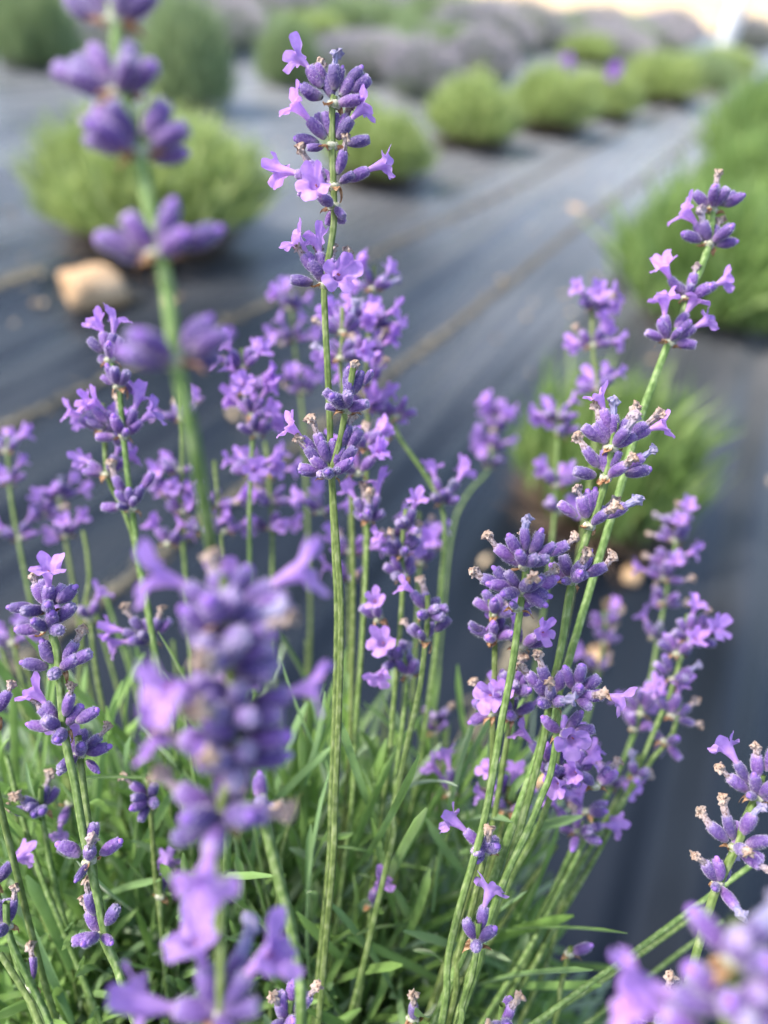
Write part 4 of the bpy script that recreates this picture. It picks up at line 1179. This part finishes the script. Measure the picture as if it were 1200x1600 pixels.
spike('soft cup of two upright flowers right of the central double stem', .248,
  [(576, 770), (575, 810), (572, 900), (565, 1020), (555, 1150), (545, 1300)],
  [(575, 812, [(556, 780, 'o'), (590, 775, 'o'), (570, 780, 'w', B_), (578, 785, 'w'), (556, 800, 'b'), (575, 800, 'b', F_), (600, 800, 'b'), (565, 805, 's', F_)]), (570, 700, (8, 4, 1, 70)), (560, 740, (5, 4, 0, 60))], k=.05)
spike('soft dark spike under a single upright lilac flower', .25,
  [(635, 795), (630, 830), (628, 880), (630, 905), (625, 990), (615, 1100), (600, 1250)],
  [(636, 825, [(645, 795, 'o'), (620, 815, 'b'), (630, 810, 'b', F_), (650, 830, 'b'), (612, 835, 'w')]), (628, 865, (9, 1, 2, 75)), (630, 900, (9, 1, 1, 75))], k=.05)
spike('soft pinkish spike behind the dark one right of the central stem', .31,
  [(655, 800), (655, 850), (655, 890), (650, 1000), (640, 1150), (620, 1290)],
  [(655, 840, (8, 4, 2, 75)), (657, 880, (8, 3, 2, 80))], k=0)
spike('faint buds behind the central double stem at mid height', .30,
  [(548, 800), (548, 860), (545, 900), (545, 1050), (540, 1250)],
  [(548, 862, (7, 3, 1, 80)), (548, 905, (5, 1, 1, 75)), (500, 800, (7, 4, 1, 80))], k=0)
spike('fairly sharp spike right of the central stem with a pink flower at its left', .232,
  [(668, 930), (668, 975), (664, 1010), (655, 1080), (635, 1170), (615, 1270), (605, 1350)],
  [(668, 960, [(645, 925, 'o'), (665, 928, 'w', B_), (698, 948, 'b'), (680, 945, 'b', F_), (690, 960, 'b'), (655, 955, 'b', F_), (685, 940, 'b', B_)]), (664, 1000, [(643, 975, 'b'), (678, 980, 'b'), (702, 965, 'b'), (655, 985, 's', F_), (640, 985, 'w')])], k=.05, hairs=300)
spike('soft small spike with two pink flowers left of the fairly sharp one', .25,
  [(620, 1000), (635, 1045), (632, 1110), (620, 1200), (605, 1320)],
  [(622, 1030, [(605, 1010, 'o'), (600, 1040, 'o'), (622, 1010, 'b', F_), (630, 1000, 'b')]), (638, 1055, [(620, 1030, 'b'), (650, 1030, 'b'), (655, 1045, 'b'), (640, 1025, 'w'), (635, 1070, 's')]), (592, 968, (3, 1, 0, 60))], k=.05)
spike('small blurred bud head on dark fabric right of centre', .31,
  [(680, 1110), (682, 1145), (680, 1200), (665, 1300), (650, 1360)], [(681, 1145, (5, 0, 1, 45)), (681, 1128, (4, 0, 1, 40))])
spike('single soft pink flower among stems at lower centre right', .265,
  [(700, 1210), (708, 1250), (712, 1270), (690, 1330), (660, 1430)], [(706, 1240, [(688, 1212, 'o', F_), (702, 1200, 'o', B_), (712, 1235, 'b')])])
spike('violet head tucked behind the slim right stems at lower centre', .25,
  [(795, 1230), (790, 1265), (775, 1330), (740, 1430)], [(792, 1265, (8, 3, 1, 80)), (780, 1245, (5, 2, 0, 70))])
spike('small sharp head with a curled lilac flower on its left, tan tip above', .212,
  [(762, 1300), (758, 1335), (748, 1375), (735, 1430), (715, 1500), (700, 1600)],
  [(757, 1330, [(728, 1300, 'o'), (760, 1300, 'w', F_), (738, 1315, 'b', F_), (772, 1308, 'b'), (742, 1335, 's'), (780, 1325, 'b')])], hairs=500)
spike('sparse sharp head of three buds with one tall lilac flower', .203,
  [(748, 1440), (745, 1475), (738, 1520), (722, 1570), (705, 1640)],
  [(745, 1472, [(757, 1418, 'o'), (727, 1435, 'b'), (738, 1458, 'b', F_), (770, 1445, 'b')])], hairs=800)
spike('lone pink flower low in the leaves at bottom centre', .25, [(583, 1380), (580, 1415), (575, 1470), (565, 1540)], [(580, 1412, [(585, 1385, 'o')])])
spike('grey blue bud cluster at the bottom edge right of centre', .195,
  [(785, 1570), (782, 1605), (775, 1660), (765, 1740)], [(783, 1603, [(798, 1566, 'w'), (765, 1582, 'w'), (786, 1578, 'b', F_), (776, 1595, 'b', F_), (802, 1585, 'b')])])
spike('small purple cluster at far left with two tan tips', .232,
  [(65, 1230), (64, 1264), (72, 1310), (90, 1400), (120, 1500)], [(64, 1264, [(48, 1240, 'w'), (67, 1232, 'w'), (78, 1242, 'b'), (36, 1258, 'w'), (57, 1248, 'b', F_), (70, 1258, 'b', F_), (80, 1255, 'b')])])
spike('single violet flower hanging low behind the sharp left stem', .25, [(108, 1240), (112, 1275), (120, 1340), (135, 1430)], [(108, 1255, [(108, 1275, 'o')])])
spike('loose small head of pale buds between the sharp left and blurred front spikes', .235,
  [(232, 1215), (235, 1255), (240, 1330), (250, 1430)], [(235, 1248, [(208, 1222, 'w'), (217, 1235, 'b'), (246, 1220, 'b'), (252, 1245, 'b'), (218, 1250, 'b'), (228, 1272, 'b')])])
spike('brown and purple head cut by the left edge near the bottom', .205,
  [(10, 1410), (12, 1450), (30, 1500), (70, 1580), (100, 1660)], [(10, 1448, [(5, 1410, 'b'), (16, 1412, 'w'), (-5, 1430, 'b'), (14, 1435, 'b', F_), (-8, 1410, 'b')])], hairs=500)
spike('pair of pale petals at the left edge above the brown head', .215, [(-8, 1370), (-4, 1400), (20, 1480), (60, 1600)], [(-12, 1385, [(0, 1365, 'o')])])
spike('single grey tipped bud on a stem at lower left', .21, [(40, 1500), (47, 1545), (60, 1580), (90, 1650)], [(47, 1543, [(39, 1512, 'w')])])
spike('lone bud in the leaves under the blurred front flowers', .24, [(250, 1370), (250, 1405), (255, 1480)], [(250, 1400, [(250, 1375, 'o', B_)])])
spike('single violet bud on a thin stem at bottom right in front of dark fabric', .24, [(893, 1480), (887, 1495), (875, 1550), (860, 1620)], [(890, 1490, [(920, 1474, 'b')])])
spike('single bud with a pale tip at bottom centre right', .215, [(645, 1550), (645, 1590), (640, 1650)], [(645, 1592, [(646, 1560, 'w')])])
# far left, blurred
spike('blurred mauve spike at the left edge at mid height', .33, [(12, 680), (15, 760), (28, 840), (40, 900), (60, 1000), (90, 1150), (120, 1300)], [(10, 705, (9, 6, 0, 65)), (14, 755, (9, 4, 1, 75)), (30, 842, (8, 3, 1, 80))], k=-.05)
spike('blurred pair of pale whorls near the left edge', .335, [(92, 760), (95, 800), (102, 840), (112, 900), (128, 1000), (160, 1180)], [(92, 778, (8, 3, 1, 70)), (68, 805, (9, 4, 1, 75)), (105, 838, (8, 4, 1, 80))], k=-.05)
spike('blurred faint whorl right of the curved bare stalk at left', .30, [(140, 940), (142, 975), (150, 1050), (175, 1180)], [(140, 968, (4, 1, 0, 45))], k=-.05)
spike('blurred lilac whorl at the left edge behind the sharp left spike', .31, [(20, 980), (22, 1005), (40, 1090), (80, 1250)], [(18, 1005, (7, 4, 0, 80)), (50, 990, (5, 2, 0, 80))], k=-.05)
spike('small bud tip cut off at the left edge beside the sharp spike', .2, [(-12, 1120), (-8, 1170), (10, 1300)], [(-12, 1120, [(5, 1105, 'b'), (0, 1088, 'w')])])
spike('blurred mauve spike on dark fabric behind the right hand stems', .37, [(945, 955), (942, 1010), (935, 1050), (915, 1130), (880, 1230), (840, 1340)], [(946, 975, (8, 2, 1, 60)), (943, 1005, (8, 1, 1, 70)), (933, 1045, (7, 1, 2, 75))], k=-.1)
print('spikes', nspk, 'objects', len(bpy.data.objects))
